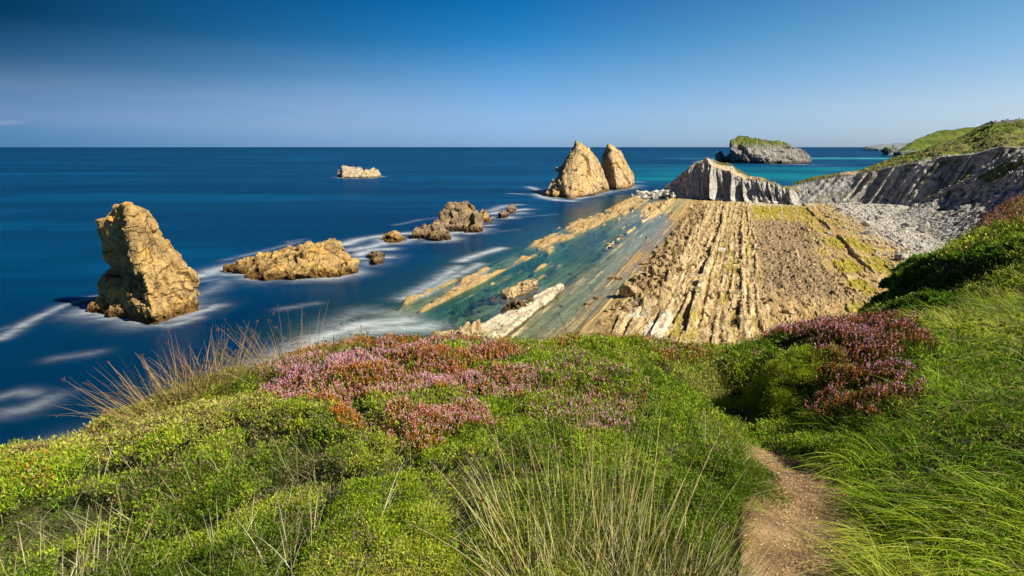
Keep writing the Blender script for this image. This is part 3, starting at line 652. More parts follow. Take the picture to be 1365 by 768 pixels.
lk.new(mixn(nt, .9, cc, ramp(nt, n2, [(.3, .6), (.7, 1.35)]), 'MULTIPLY'), bs.inputs['Base Color'])
bp = N(nt, 'ShaderNodeBump'); bp.inputs['Distance'].default_value = .02; lk.new(mth(nt, 'ADD', n2, n1), bp.inputs['Height']); lk.new(bp.outputs[0], bs.inputs['Normal'])
out = N(nt, 'ShaderNodeOutputMaterial'); lk.new(bs.outputs[0], out.inputs[0])
tag(link('footpath', me, M_PATH), kind='structure')

# ------------------------------------------------------------------ vegetation
class Leaves:                       # collects triangles / ribbons and builds one mesh
    def __init__(s): s.V = []; s.F = []; s.C = []; s.n = 0
    def add(s, V, Fc, C): s.V.append(V); s.F.append(Fc + s.n); s.C.append(C); s.n += len(V)
    def tris(s, base, d, ln, wd, col, tipcol=None):
        n = len(base); rnd = rng.normal(size=(n, 3)); side = np.cross(d, rnd); side /= np.linalg.norm(side, axis=1)[:, None] + 1e-9
        hw = (wd * .5)[:, None]; mid = base + d * (ln * .45)[:, None]
        V = np.stack([base, mid + side * hw, base + d * ln[:, None], mid - side * hw], 1).reshape(-1, 3)
        i = np.arange(n)[:, None] * 4
        Fc = np.concatenate([i + np.array([[0, 1, 2]]), i + np.array([[0, 2, 3]])], 0)
        C = np.repeat(col, 4, 0) if tipcol is None else np.stack([col, (col + tipcol) / 2, tipcol, (col + tipcol) / 2], 1).reshape(-1, 3)
        s.add(V, Fc, C)
    def blades(s, root, d, ln, wd, bend, col, tip, nseg=4, flat=None):
        """arching ribbons: d start direction, bend = how far the tip is pulled down and sideways"""
        n = len(root); t = np.linspace(0, 1, nseg + 1)
        hor = rng.normal(size=(n, 3)); hor[:, 2] = 0
        hd = d.copy(); hd[:, 2] = 0; hl = np.linalg.norm(hd, axis=1)[:, None]; hd = hd / (hl + 1e-6)
        side = np.cross(d, rng.normal(size=(n, 3))); side /= np.linalg.norm(side, axis=1)[:, None] + 1e-9
        rows = []; cols = []
        for k in t:
            c = root + d * (ln * k)[:, None] + (hd * .55 - np.array([0, 0, .75])) * (ln * bend * k ** 2.2)[:, None]
            w_ = (wd * (1 - k ** 1.6) * .5 + wd * .06)[:, None]
            rows.append(np.stack([c - side * w_, c + side * w_], 1)); cc = col * (1 - k) + tip * k; cols.append(np.stack([cc, cc], 1))
        V = np.stack(rows, 1).reshape(-1, 3); C = np.stack(cols, 1).reshape(-1, 3); m = 2 * (nseg + 1)
        i = (np.arange(n) * m)[:, None]; Fs = []
        for k in range(nseg):
            a = 2 * k; Fs += [i + np.array([[a, a + 1, a + 3]]), i + np.array([[a, a + 3, a + 2]])]
        s.add(V, np.concatenate(Fs, 0), C)
    def build(s, name, mat, parent=None, origin=None):
        V = np.concatenate(s.V); 
        if origin is not None: V = V - np.asarray(origin)
        me = mesh_np(name, V, np.concatenate(s.F), np.concatenate(s.C), smooth=False)
        return link(name, me, mat, parent, origin if parent is None else None)
def jit(c, n, a=.18, hue=.12):
    c = np.asarray(c); c = np.broadcast_to(c, (n, 3)) if c.ndim == 1 else c
    return np.clip(c * (1 + a * rng.normal(size=(n, 1))) * (1 + hue * rng.normal(size=(n, 3))), .004, .9)
def dirs(n, up=1.0, spread=1.0):
    d = rng.normal(size=(n, 3)) * spread; d[:, 2] = np.abs(d[:, 2]) * .6 + up; return d / np.linalg.norm(d, axis=1)[:, None]
def pick(pal, t):                  # palette interpolation, t in 0..1
    pal = np.asarray(pal, float); k = np.clip(t, 0, .9999) * (len(pal) - 1); i = k.astype(int); f = (k - i)[:, None]
    return pal[i] * (1 - f) + pal[i + 1] * f
def surf(n, azr, rr):               # random points, even over the screen (az, ln r)
    a = rng.uniform(math.radians(azr[0]), math.radians(azr[1]), n); l = rng.uniform(math.log(rr[0]), math.log(rr[1]), n)
    r = np.exp(l); x = np.sin(a) * r; y = np.cos(a) * r
    z = hill_z(x, y); u, v = proj(np.stack([x, y, z], 1)); return x, y, z, r, u, v
def inpoly(u, v, poly):
    poly = np.asarray(poly, float); c = np.zeros(len(u), bool); j = len(poly) - 1
    for i in range(len(poly)):
        xi, yi = poly[i]; xj, yj = poly[j]
        c ^= ((yi > v) != (yj > v)) & (u < (xj - xi) * (v - yi) / (yj - yi + 1e-9) + xi); j = i
    return c
def ell(u, v, cu, cv, a, b): return np.exp(-(((u - cu) / a) ** 2 + ((v - cv) / b) ** 2))
def gnoise(x, y, s, sd): return fbm(P3(x * s, y * s), 3, sd)
def mound(x, y, r):                  # cushion relief of the ground cover: height above soil
    P = P3(x, y); sc = 1.0
    f1, f2, iv = worley(P * 3.2 + .3 * P3(vn(P * 5, 1), vn(P * 5, 2)), 201)
    g1, g2, jv = worley(P * 9, 202)
    b1, b2, bv = worley(P * 1.35 + .35 * P3(vn(P * 2.2, 3), vn(P * 2.2, 4)), 203)
    big = np.clip((b2 - b1) * 2.6, 0, 1) ** .6 * (.35 + .65 * bv)
    h = .15 * big + .07 * np.clip(1 - f1 * 1.25, 0, 1) + .035 * np.clip(1 - g1 * 1.2, 0, 1)
    iv = bv; f1 = b2 - b1
    return h, f1, iv
# where the long grass grows (photo coordinates used only to lay the plots out on the hillside)
GR = [(1085, 900), (1105, 700), (1140, 640), (1060, 600), (1010, 570), (1100, 560), (1195, 580), (1235, 520), (1225, 470), (1190, 440), (1250, 425), (1330, 395), (1500, 330), (1700, 900)]
def grass_w(x, y, u, v, r):
    g = inpoly(u + 12 * gnoise(x, y, 1.5, 210), v + 8 * gnoise(x, y, 1.7, 211), GR).astype(float)
    return g
def clear_path(x, y): return path_mask(x, y) < .35

# 1) low cushions of heath over the whole mound
x, y, z, r, u, v = [np.concatenate(t_) for t_ in zip(surf(118000, (-52, 52), (1.25, 9)), surf(30000, (20, 54), (9, 100)))]
gw = grass_w(x, y, u, v, r)
keep = clear_path(x, y) & (rng.random(len(x)) > gw * .85) & ~((r > 9) & (u < 1050))
keep &= z > 8
keep &= ~((ell(u, v, 1000, 570, 26, 34) > .45) & (r < 9) & (rng.random(len(u)) < .93))
x, y, z, r, u, v = [a[keep] for a in (x, y, z, r, u, v)]
hm, f1, iv = mound(x, y, r); far = ss(6, 14, r)
gap = (f1 < .10 * (1 + gnoise(x, y, 3, 208))) & (far < .5) & (rng.random(len(x)) < .8)
x, y, z, r, u, v, hm, f1, iv, far = [a[~gap] for a in (x, y, z, r, u, v, hm, f1, iv, far)]
sz = (r / 4) ** .85
hm = hm * (1 - far) + far * (.12 * np.clip(gnoise(x, y, .5, 203) + .5, 0, 1.2) * np.minimum(r / 12, 2.5))
tone = gnoise(x, y, .9, 204) * .5 + .5; t2 = gnoise(x, y, 4.5, 205) * .5 + .5
pal = [(.07, .12, .012), (.16, .26, .018), (.30, .43, .024), (.46, .56, .04), (.50, .46, .12)]
col = pick(pal, np.clip(.45 + (iv - .5) * .45 + (tone - .5) * .9 + (t2 - .5) * .7 + .14 * rng.normal(size=len(x)), 0, 1))
hf = ss(500, 1040, u) * (r < 9)                     # greener towards the path, yellower on the left
col = mixc(col, np.array([.13, .23, .02]), hf * .5)
slope = ss(9, 16, r)
brn = slope * ss(.52, .70, gnoise(x, y, .12, 206) * .5 + .5)
col = mixc(col, np.array([.30, .17, .11]), brn * .75)
col = mixc(col, np.array([.28, .31, .05]), slope * .35)
tw = (rng.random(len(x)) < .07 + .25 * ss(.62, .8, gnoise(x, y, 1.6, 207) * .5 + .5)) & (r < 9)
col[tw] = np.array([.27, .20, .12])
m = 14
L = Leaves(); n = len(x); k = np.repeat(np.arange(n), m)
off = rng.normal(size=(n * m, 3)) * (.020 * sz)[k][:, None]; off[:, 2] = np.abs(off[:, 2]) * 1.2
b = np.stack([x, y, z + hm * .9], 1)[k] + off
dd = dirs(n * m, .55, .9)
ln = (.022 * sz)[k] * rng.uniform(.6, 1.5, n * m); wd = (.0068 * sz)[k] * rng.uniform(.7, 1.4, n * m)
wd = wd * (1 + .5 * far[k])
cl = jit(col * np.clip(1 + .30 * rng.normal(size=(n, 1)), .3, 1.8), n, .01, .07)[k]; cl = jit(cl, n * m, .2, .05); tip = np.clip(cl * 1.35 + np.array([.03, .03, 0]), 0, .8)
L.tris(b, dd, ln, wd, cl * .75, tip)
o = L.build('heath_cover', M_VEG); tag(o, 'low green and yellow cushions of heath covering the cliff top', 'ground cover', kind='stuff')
del L

# 2) long grass on the right
def grass_patch(name, n, azr, rr, filt, pal, L0, W0, bend, lean, label, cluster=None, kind='stuff', dens=None):
    x, y, z, r, u, v = surf(n, azr, rr)
    keep = filt(x, y, u, v, r) & clear_path(x, y)
    x, y, z, r, u, v = [a[keep] for a in (x, y, z, r, u, v)]
    P = P3(x, y); f1, f2, iv = worley(P * np.array([2.6, 2.6, 1]) + .3 * P3(vn(P * 3, 5), vn(P * 3, 6)), 220)
    n = len(x); a = (h3((iv * 1e5).astype(int), np.zeros(n, int), np.zeros(n, int), 3)) * 2 * math.pi
    tone = np.clip(.5 + (gnoise(x, y, .7, 222)) * .45 + (iv - .5) * .5 + .13 * rng.normal(size=n), 0, 1)
    col = pick(pal, tone)
    d = np.stack([np.cos(a) * .4 + lean[0], np.sin(a) * .4 + lean[1], np.full(n, 1.0)], 1) + rng.normal(size=(n, 3)) * .30
    d /= np.linalg.norm(d, axis=1)[:, None]
    sz = np.clip((r / 4), .6, 4) ** .8
    ln = L0 * rng.uniform(.55, 1.25, n) * (1.15 - .6 * f1) * np.clip(r / 6, 1, 1.8); wd = W0 * sz * rng.uniform(.7, 1.3, n)
    L = Leaves(); col = jit(col, n, .18, .07); dry = rng.random(n) < .10; col[dry] = np.array([.42, .34, .16]) * rng.uniform(.7, 1.2, (dry.sum(), 1))
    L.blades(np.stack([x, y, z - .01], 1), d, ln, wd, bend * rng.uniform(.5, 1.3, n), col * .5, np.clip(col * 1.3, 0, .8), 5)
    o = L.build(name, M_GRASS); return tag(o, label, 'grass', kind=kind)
gpal = [(.05, .12, .010), (.15, .30, .014), (.30, .50, .02), (.46, .62, .035), (.56, .62, .10)]
grass_patch('long_grass', 52000, (6, 58), (1.2, 24), lambda x, y, u, v, r: (grass_w(x, y, u, v, r) > .5), gpal, .36, .0062, .8, (-.35, -.1),
            'long bright green grass arching over the slope right of the footpath')
grass_patch('slope_grass', 30000, (26, 60), (9, 90), lambda x, y, u, v, r: (u > 1130) & (gnoise(x, y, .14, 230) > -.45), [(.10, .16, .02), (.20, .26, .035), (.34, .36, .07), (.44, .38, .15)], .30, .006, .5, (-.2, 0),
            'dry pale grass on the far part of the right hand slope')
# wisps in the left foreground: thin, pale, nearly upright
grass_patch('thin_grass', 5200, (-50, 30), (1.25, 3.6), lambda x, y, u, v, r: (v > 600) & (u < 1000) & (gnoise(x, y, .9, 231) > -.12), [(.12, .17, .03), (.26, .28, .08), (.50, .48, .22), (.62, .56, .34)], .27, .0052, .25, (.08, .1),
            'thin pale grass stalks standing in the foreground heath')
grass_patch('path_edge_grass', 5000, (14, 32), (1.3, 6), lambda x, y, u, v, r: (path_mask(x * 1.0, y) > .0) | (np.abs(u - 1090 + (v - 700) * -.1) < 60) & (v > 560), gpal, .10, .004, .9, (-.2, 0),
            'short grass along the edges of the footpath')

# 3) heather: foliage + flower spikes, one thing per patch
def heather(cu, cv, a, b, n, size, label, pink=.5, dens=1.0, azr=None, rr=(1.5, 12), fol=(.07, .075, .02), thr=.25, vmax=900, lift=.0, loc_r=5, name='heather_patch', spikes_up=1.0):
    """spikes scattered over an elliptical patch of the mound"""
    ua = math.degrees(math.atan2(*[float(t) for t in ray(cu - 1.3 * a, cv)[:2]])); ub = math.degrees(math.atan2(*[float(t) for t in ray(cu + 1.3 * a, cv)[:2]]))
    x, y, z, r, u, v = surf(n, (ua - 1, ub + 1), rr)
    wgt = ell(u, v, cu, cv, a, b) * (.75 + .75 * gnoise(x, y, 2.2, 240)) * dens
    keep = (wgt > thr) & (rng.random(len(x)) < np.clip(wgt * 1.3, 0, 1) * .55) & clear_path(x, y) & (v < vmax)
    x, y, z, r, u, v = [q_[keep] for q_ in (x, y, z, r, u, v)]; n = len(x)
    if n < 10: print('heather empty', label); return
    hm, f1, iv = mound(x, y, r); hm = hm * (1 - ss(6, 14, r)) + ss(6, 14, r) * .06 * r / 4 + lift * np.clip(1 - ((u - cu) / (a * 1.2)) ** 2, .2, 1)
    org = np.array([x.mean(), y.mean(), z.min()])
    root = tag(bpy.data.objects.new(name, None), label, 'heather'); root.location = org; COL.objects.link(root)
    base = np.stack([x, y, z + hm], 1)
    # foliage
    m = 7; k = np.repeat(np.arange(n), m); sz = (r / 4) ** .85
    L = Leaves(); off = rng.normal(size=(n * m, 3)) * (.028 * sz)[k][:, None]
    L.tris(base[k] + off - np.array([0, 0, .01]), dirs(n * m, .6, .8), (.024 * sz)[k] * rng.uniform(.6, 1.4, n * m), (.006 * sz)[k], jit(np.array(fol), n * m, .3, .12))
    if lift > 0:
        m2 = 10; k2 = np.repeat(np.arange(n), m2); f = rng.uniform(0, 1, n * m2)
        bb = np.stack([x, y, z], 1)[k2] * 1.0; bb[:, 2] += hm[k2] * f; bb[:, :2] += rng.normal(size=(n * m2, 2)) * .05
        L.tris(bb, dirs(n * m2, .3, .9), .035 * sz[k2], .009 * sz[k2], jit(np.array(fol) * .9, n * m2, .35, .15))
    L.build('foliage', M_VEG, root, org)
    # spikes: florets around a stem, orange-brown below and pink at the tip
    d = dirs(n, 1.6 * spikes_up, .38); H_ = size * sz * rng.uniform(.6, 1.35, n)
    L = Leaves(); S = Leaves()
    S.blades(base - d * .02, d, H_ + .02, .002 * sz, np.zeros(n), np.tile([.12, .08, .03], (n, 1)), np.tile([.2, .12, .05], (n, 1)), 1)
    pk = np.clip(pink + .75 * gnoise(x, y, 1.8, 241) + .25 * rng.normal(size=n), 0, 1)
    m = 16; k = np.repeat(np.arange(n), m); f = np.tile(np.linspace(.12, 1, m), n)
    ang = rng.uniform(0, 2 * math.pi, n * m); rad = (.0055 * sz)[k] * (1.25 - .8 * f)
    q_ = base[k] + d[k] * (H_[k] * f)[:, None]
    rd = np.stack([np.cos(ang), np.sin(ang), np.full(n * m, .35)], 1)
    brown = pick([(.38, .11, .02), (.68, .24, .04), (.76, .38, .10)], rng.random(n * m)); rose = pick([(.55, .15, .28), (.76, .38, .48), (.86, .64, .64)], rng.random(n * m))
    if name == 'heather_bush': brown = brown * np.array([.62, .72, .9]); rose = rose * np.array([.85, .85, .95])
    if rr[1] > 20: brown = brown * .35 + np.array([.26, .16, .10]) * .65; rose = rose * .45 + np.array([.36, .22, .20]) * .55
    isp = (f > (1.02 - pk[k] * .62))
    cl = np.where(isp[:, None], rose, brown)
    L.tris(q_, rd / np.linalg.norm(rd, axis=1)[:, None], rad * 2.0, (.012 * sz)[k], jit(cl, n * m, .15, .06))
    L.build('flower_spikes', M_FLOWER, root, org)['kind'] = 'stuff'
    S.build('stems', M_DRY, root, org)['kind'] = 'stuff'
heather(520, 535, 155, 78, 80000, .058, 'broad patch of orange and pink heather on the left of the mound', pink=.27, dens=1.15, rr=(2.2, 6.5))
heather(630, 500, 80, 40, 12000, .045, 'sparser pink heather trailing from the right side of the broad patch', pink=.6, dens=.8, rr=(2.2, 6.5))
heather(770, 545, 90, 62, 14000, .045, 'lilac pink heather behind the tall rushes in the middle of the mound', pink=.85, dens=.8, rr=(1.8, 6.2))
heather(700, 640, 120, 50, 5000, .04, 'scattered dark heather low on the near side of the mound', pink=.8, dens=.62, rr=(1.6, 4.2), thr=.33)
heather(640, 466, 70, 11, 12000, .05, 'pink heather along the mound edge above the green shallows', pink=.8, dens=.9, rr=(3, 7.4))
heather(800, 462, 120, 13, 34000, .06, 'rust orange heather along the mound edge below the rock shelf', pink=.12, dens=1.2, rr=(3, 7.6))
heather(905, 488, 50, 14, 9000, .045, 'red brown heather in the dip of the mound edge', pink=.45, dens=.9, rr=(3, 8))
heather(1080, 458, 95, 14, 18000, .05, 'pink and rust heather along the top of the bush right of the dip', pink=.5, dens=1.25, rr=(3, 9), lift=.10)
heather(1146, 512, 88, 78, 22000, .052, 'large mauve and brown heather bush above the footpath', pink=.27, dens=.85, rr=(2.6, 9), lift=.10, fol=(.055, .05, .018), name='heather_bush')
heather(1245, 372, 60, 14, 9000, .05, 'faded brown pink heather among the dark shrubs on the right slope', pink=.35, dens=1.1, rr=(9, 45), fol=(.11, .08, .04), thr=.3)
heather(1330, 300, 70, 18, 9000, .05, 'faded heather near the top of the right slope', pink=.3, dens=1.1, rr=(14, 80), fol=(.12, .08, .05), thr=.3)
heather(20, 605, 40, 12, 3000, .05, 'small rust coloured heather at the left end of the mound edge', pink=.4, dens=1., rr=(1.8, 4.5))
heather(60, 660, 60, 30, 1800, .035, 'dull mauve heather tips low on the left of the mound', pink=.6, dens=.6, rr=(1.5, 4), thr=.3)

# 4) shrubs
def shrub(u, v, R, hgt, n, lsz, pal, label, cat='shrub', name='shrub', lw=.4, stretch=1.0, Rr=None, fill=.55):
    X, Y_, Z = hit(u, v); org = np.array([X, Y_, Z - .05]); r = math.hypot(X, Y_)
    if R > 4: kk = r / F; R *= kk; hgt *= kk; lsz *= kk; print('shrub', u, v, 'r', round(r, 1), 'R', round(R, 2))
    root = tag(bpy.data.objects.new(name, None), label, cat); root.location = org; COL.objects.link(root)
    st_ = Leaves(); ns_ = 40
    a = rng.uniform(0, 2 * math.pi, ns_); d = np.stack([np.cos(a) * .8, np.sin(a) * .8, np.full(ns_, 1.)], 1); d /= np.linalg.norm(d, axis=1)[:, None]
    st_.blades(np.tile(org, (ns_, 1)), d, np.full(ns_, hgt) * rng.uniform(.6, 1, ns_), np.full(ns_, .02 * R), np.full(ns_, .1), np.tile([.10, .07, .04], (ns_, 1)), np.tile([.14, .10, .05], (ns_, 1)), 3)
    st_.build('stems', M_DRY, root, org)
    # foliage: clumps on several overlapping domes
    nc = 26; ca_ = rng.uniform(0, 2 * math.pi, nc); cr = R * np.sqrt(rng.random(nc)) * .85
    cz = hgt * (1 - .75 * (cr / R) ** 2) * rng.uniform(.55, .95, nc); cs = R * rng.uniform(.22, .38, nc)
    k = rng.integers(0, nc, n); dd = rng.normal(size=(n, 3)); dd /= np.linalg.norm(dd, axis=1)[:, None]; dd[:, 2] = np.where(dd[:, 2] < -.3, -dd[:, 2], dd[:, 2])
    rad = cs[k] * (fill + (1 - fill) * rng.random(n) ** .5) * (1 + .25 * vn(dd * 3 + k[:, None] * 7.1, 5))
    gx = cr[k] * np.cos(ca_[k]) * stretch; gy = cr[k] * np.sin(ca_[k])
    gz = hill_z(X + gx, Y_ + gy) - Z
    ps = org + np.stack([gx, gy, np.clip(gz, -2.5 * R, 2.5 * R) + cz[k] * .8], 1) + dd * rad[:, None] * np.array([1, 1, .8])
    tone = np.clip(.45 + .25 * dd[:, 2] * 0 + .35 * vn(ps * (3.5 / R), 9) + .2 * rng.normal(size=n), 0, 1)
    L = Leaves(); ld = dd * .8 + rng.normal(size=(n, 3)) * .5 + np.array([0, 0, .4]); ld /= np.linalg.norm(ld, axis=1)[:, None]
    cl = jit(pick(pal, tone), n, .15, .06)
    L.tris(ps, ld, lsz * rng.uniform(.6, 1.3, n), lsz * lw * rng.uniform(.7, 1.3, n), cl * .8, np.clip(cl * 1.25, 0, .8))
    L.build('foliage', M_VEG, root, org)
DARK = [(.05, .12, .015), (.11, .23, .018), (.20, .36, .025), (.32, .48, .04)]
BRI = [(.14, .20, .012), (.28, .38, .02), (.44, .52, .035), (.56, .56, .06)]
OLI = [(.05, .07, .012), (.10, .13, .02), (.17, .20, .03), (.24, .25, .05)]
shrub(1058, 520, .46, .42, 38000, .020, BRI, 'bright yellow green heath bush right of the dip in the mound edge', lw=.22)
shrub(985, 500, .34, .14, 12000, .020, OLI, 'dull green heath bush over the dark hollow beside the footpath', lw=.22)
shrub(975, 625, .30, .12, 15000, .016, [(.05, .09, .01), (.10, .17, .016), (.16, .24, .02), (.24, .3, .03)], 'dense green heath bush bulging over the left edge of the footpath', lw=.22)
shrub(1186, 408, 32, 34, 26000, 5, DARK, 'dark green leafy shrub at the left edge of the right slope', stretch=1.2)
shrub(1148, 432, 26, 16, 8000, 5, [(.05, .09, .01), (.11, .2, .015), (.2, .3, .03), (.28, .36, .04)], 'small bright leafy shrub below the dark shrub at the slope edge')
shrub(1240, 410, 36, 15, 22000, 5.5, [(.03, .07, .008), (.07, .15, .012), (.13, .25, .018), (.2, .32, .03)], 'mid green leafy shrub just right of the dark shrub')
shrub(1306, 392, 26, 8, 14000, 5.5, [(.03, .07, .008), (.06, .13, .012), (.11, .22, .018), (.18, .3, .03)], 'low green shrub spreading to the right of the mid green shrub')
shrub(1222, 372, 26, 22, 14000, 4.5, DARK, 'dark shrub behind the faded heather on the slope edge')
shrub(1280, 352, 30, 12, 10000, 4, DARK, 'low dark shrub in the middle of the right slope')
shrub(1338, 332, 30, 11, 10000, 4, DARK, 'dark shrub near the right edge of the photo, halfway up the slope')
shrub(1296, 312, 22, 9, 8000, 3.5, OLI, 'olive shrub on the upper edge of the right slope')
shrub(1322, 290, 14, 15, 7000, 3.5, [(.03, .08, .01), (.06, .15, .015), (.1, .2, .02), (.16, .26, .03)], 'green leafy shrub standing up on the crest of the right slope')

# 5) rush tussocks
def tussock(u, v, n, R, hgt, wd, pal, tips, label, lean=(0, 0), spread=.35, heads=0, bend=.25, rfix=None):
    if rfix: 
        xx, yy, zz = [float(t) for t in ray(u, v)]; h_ = math.hypot(xx, yy); X, Y_ = xx / h_ * rfix, yy / h_ * rfix
    else: X, Y_, Z = hit(u, v)
    a = rng.uniform(0, 2 * math.pi, n); rr_ = R * np.sqrt(rng.random(n)); x = X + rr_ * np.cos(a); y = Y_ + rr_ * np.sin(a); z = hill_z(x, y)
    org = np.array([X, Y_, float(hill_z(np.array([X]), np.array([Y_]))[0])])
    root = tag(bpy.data.objects.new('rush_tussock', None), label, 'rushes', 'rush tussocks on the mound'); root.location = org; COL.objects.link(root)
    d = np.stack([np.cos(a) * spread * rr_ / R + lean[0], np.sin(a) * spread * rr_ / R + lean[1], np.ones(n)], 1) + rng.normal(size=(n, 3)) * .12
    d /= np.linalg.norm(d, axis=1)[:, None]; ln = hgt * rng.uniform(.45, 1.1, n)
    t = rng.random(n); L = Leaves(); bn = bend * rng.uniform(0, 1.6, n) ** 1.5
    L.blades(np.stack([x, y, z - .02], 1), d, ln, wd * rng.uniform(.7, 1.3, n), bn, jit(pick(pal, t), n, .15, .05), jit(pick(tips, t), n, .15, .05), 6)
    L.build('stems', M_DRY, root, org)['kind'] = 'stuff'
    if heads:
        i = rng.choice(n, heads, replace=False); hd = d.copy(); hd[:, 2] = 0; hd /= np.linalg.norm(hd, axis=1)[:, None] + 1e-6
        tip = np.stack([x, y, z - .02], 1) + d * (ln * .97)[:, None] + (hd * .55 - np.array([0, 0, .75])) * (ln * bn)[:, None] * .93
        m = 12; k = np.repeat(i, m); L = Leaves()
        L.tris(tip[k] + rng.normal(size=(len(k), 3)) * .006, dirs(len(k), .4, 1), np.full(len(k), .012), np.full(len(k), .006), jit(np.array([.16, .09, .05]), len(k), .2, .1))
        L.build('seed_heads', M_DRY, root, org)['kind'] = 'stuff'
G1 = [(.17, .25, .04), (.24, .29, .06), (.36, .30, .12)]; B1 = [(.30, .15, .07), (.42, .27, .13), (.34, .17, .10)]
tussock(240, 548, 420, .24, .64, .0044, G1, B1, 'brown tipped rush tussock leaning left on the mound edge, in front of the sea', lean=(-.10, 0), spread=.7, heads=40)
tussock(295, 530, 260, .18, .60, .0042, G1, B1, 'smaller rush tussock at the right side of the brown tipped one', lean=(.05, 0), spread=.6, heads=20)
tussock(395, 505, 230, .26, .66, .0042, G1, B1, 'sparse dark rushes in front of the white surf', lean=(-.05, 0), spread=.8, heads=50, bend=.35)
tussock(445, 490, 120, .20, .55, .0042, G1, B1, 'few thin rushes with seed heads right of the sparse dark rushes', lean=(.25, 0), spread=.6, heads=40, bend=.35)
tussock(150, 590, 14, .20, .16, .003, G1, B1, 'few short stalks on the mound edge left of the rushes', heads=6)
tussock(50, 612, 8, .10, .20, .003, B1, B1, 'few dark dry stalks at the left end of the mound edge', heads=8)
Y1 = [(.20, .27, .05), (.34, .36, .08), (.44, .36, .12)]; Y2 = [(.36, .34, .10), (.46, .34, .14), (.5, .42, .24)]; W1 = [(.44, .46, .20), (.64, .58, .38), (.70, .65, .50)]
tussock(805, 790, 400, .30, .68, .0040, Y1, Y2, 'tall yellow green rushes standing in the middle foreground', lean=(-.02, 0), spread=.45, heads=14, bend=.12, rfix=1.75)
tussock(905, 800, 700, .24, .40, .0042, W1, Y2, 'pale tuft of grass left of the footpath at the bottom edge', spread=.7, bend=.3, rfix=1.7)
tussock(735, 800, 260, .24, .46, .0034, Y1, W1, 'thin rushes at the foot of the tall yellow green ones, left side', spread=.4, bend=.15, rfix=1.75)
tussock(560, 690, 14, .35, .22, .0026, B1, W1, 'scattered brown stalks with seed heads below the heather', spread=.8, heads=8, bend=.2)
tussock(290, 800, 300, .45, .34, .003, W1, W1, 'pale thin stalks in the left foreground', spread=.7, bend=.2, rfix=1.9, heads=8)
tussock(30, 800, 240, .38, .32, .003, W1, Y2, 'pale stalks in the bottom left corner', spread=.6, bend=.25, rfix=2.3)
tussock(440, 800, 130, .32, .42, .003, W1, W1, 'long pale bent stalks between the left corner and the rushes', lean=(.1, 0), spread=.8, bend=.4, rfix=1.8, heads=6)
tussock(840, 560, 26, .16, .26, .004, B1, W1, 'dry white and brown stalks behind the tall rushes', spread=.5, bend=.1, heads=6)

# straw and crumbs trodden into the path
L = Leaves(); n = 3500; t = rng.uniform(0, len(PW) - 1.01, n); pw_ = np.array(PW)
x = np.interp(t, range(len(PW)), pw_[:, 0]) + rng.normal(size=n) * .10; y = np.interp(t, range(len(PW)), pw_[:, 1]) + rng.normal(size=n) * .06
z = hill_z(x, y) + .012
d = rng.normal(size=(n, 3)); d[:, 2] *= .08; d /= np.linalg.norm(d, axis=1)[:, None]
L.tris(np.stack([x, y, z], 1), d, rng.uniform(.008, .035, n), np.full(n, .0025), jit(np.array([.55, .42, .22]), n, .3, .1))
tag(L.build('straw_litter', M_DRY), 'bits of dry straw trodden into the earth footpath', 'straw', kind='stuff')

# tufts hanging over both edges of the path
L = Leaves(); n = 5200; t = rng.uniform(0, len(PW) - 1.01, n); cl_ = (rng.random(n) < .5); tt = np.round(t * 9) / 9 + rng.normal(size=n) * .03; t = np.where(rng.random(n) < .6, tt, t)
ax = np.interp(t, range(len(PW)), pw_[:, 0]); ay = np.interp(t, range(len(PW)), pw_[:, 1]); bx = np.interp(t + .01, range(len(PW)), pw_[:, 0]); by = np.interp(t + .01, range(len(PW)), pw_[:, 1]); aw = np.interp(t, range(len(PW)), pw_[:, 2])
dl = np.hypot(bx - ax, by - ay) + 1e-9; nx_, ny_ = (by - ay) / dl, -(bx - ax) / dl; sg = np.where(cl_, 1., -1.); of = aw * rng.uniform(.95, 1.5, n) * sg
x = ax + nx_ * of; y = ay + ny_ * of; z = hill_z(x, y)
d = np.stack([-nx_ * sg * .45, -ny_ * sg * .45, np.ones(n)], 1) + rng.normal(size=(n, 3)) * .35; d /= np.linalg.norm(d, axis=1)[:, None]
cl = jit(pick(gpal, rng.random(n)), n, .2, .08); dry = rng.random(n) < .3; cl[dry] = np.array([.5, .4, .2]) * rng.uniform(.6, 1.1, (dry.sum(), 1))
L.blades(np.stack([x, y, z - .01], 1), d, rng.uniform(.05, .15, n), np.full(n, .0035), rng.uniform(.3, 1.2, n), cl * .6, np.clip(cl * 1.2, 0, .8), 4)
tag(L.build('path_fringe_grass', M_GRASS), 'short green and straw coloured grass hanging over the edges of the footpath', 'grass', kind='stuff')

# bare woody stems in the dark hollow where the path drops away
X0, Y0, Z0 = hit(1000, 572); n = 90; org = np.array([X0, Y0, Z0]); root = tag(bpy.data.objects.new('woody_stems', None), 'bare woody stems in the dark hollow at the upper end of the footpath', 'dead stems'); root.location = org; COL.objects.link(root)
x = X0 + rng.normal(size=n) * .16; y = Y0 + rng.normal(size=n) * .22; z = hill_z(x, y)
d = rng.normal(size=(n, 3)) * .8; d[:, 2] = np.abs(d[:, 2]) + .5; d /= np.linalg.norm(d, axis=1)[:, None]
L = Leaves(); L.blades(np.stack([x, y, z - .01], 1), d, rng.uniform(.08, .26, n), np.full(n, .006), rng.uniform(0, .8, n), jit(np.array([.16, .11, .07]), n, .3, .1), jit(np.array([.30, .24, .17]), n, .3, .1), 5)
L.build('stems', M_DRY, root, org)['kind'] = 'stuff'

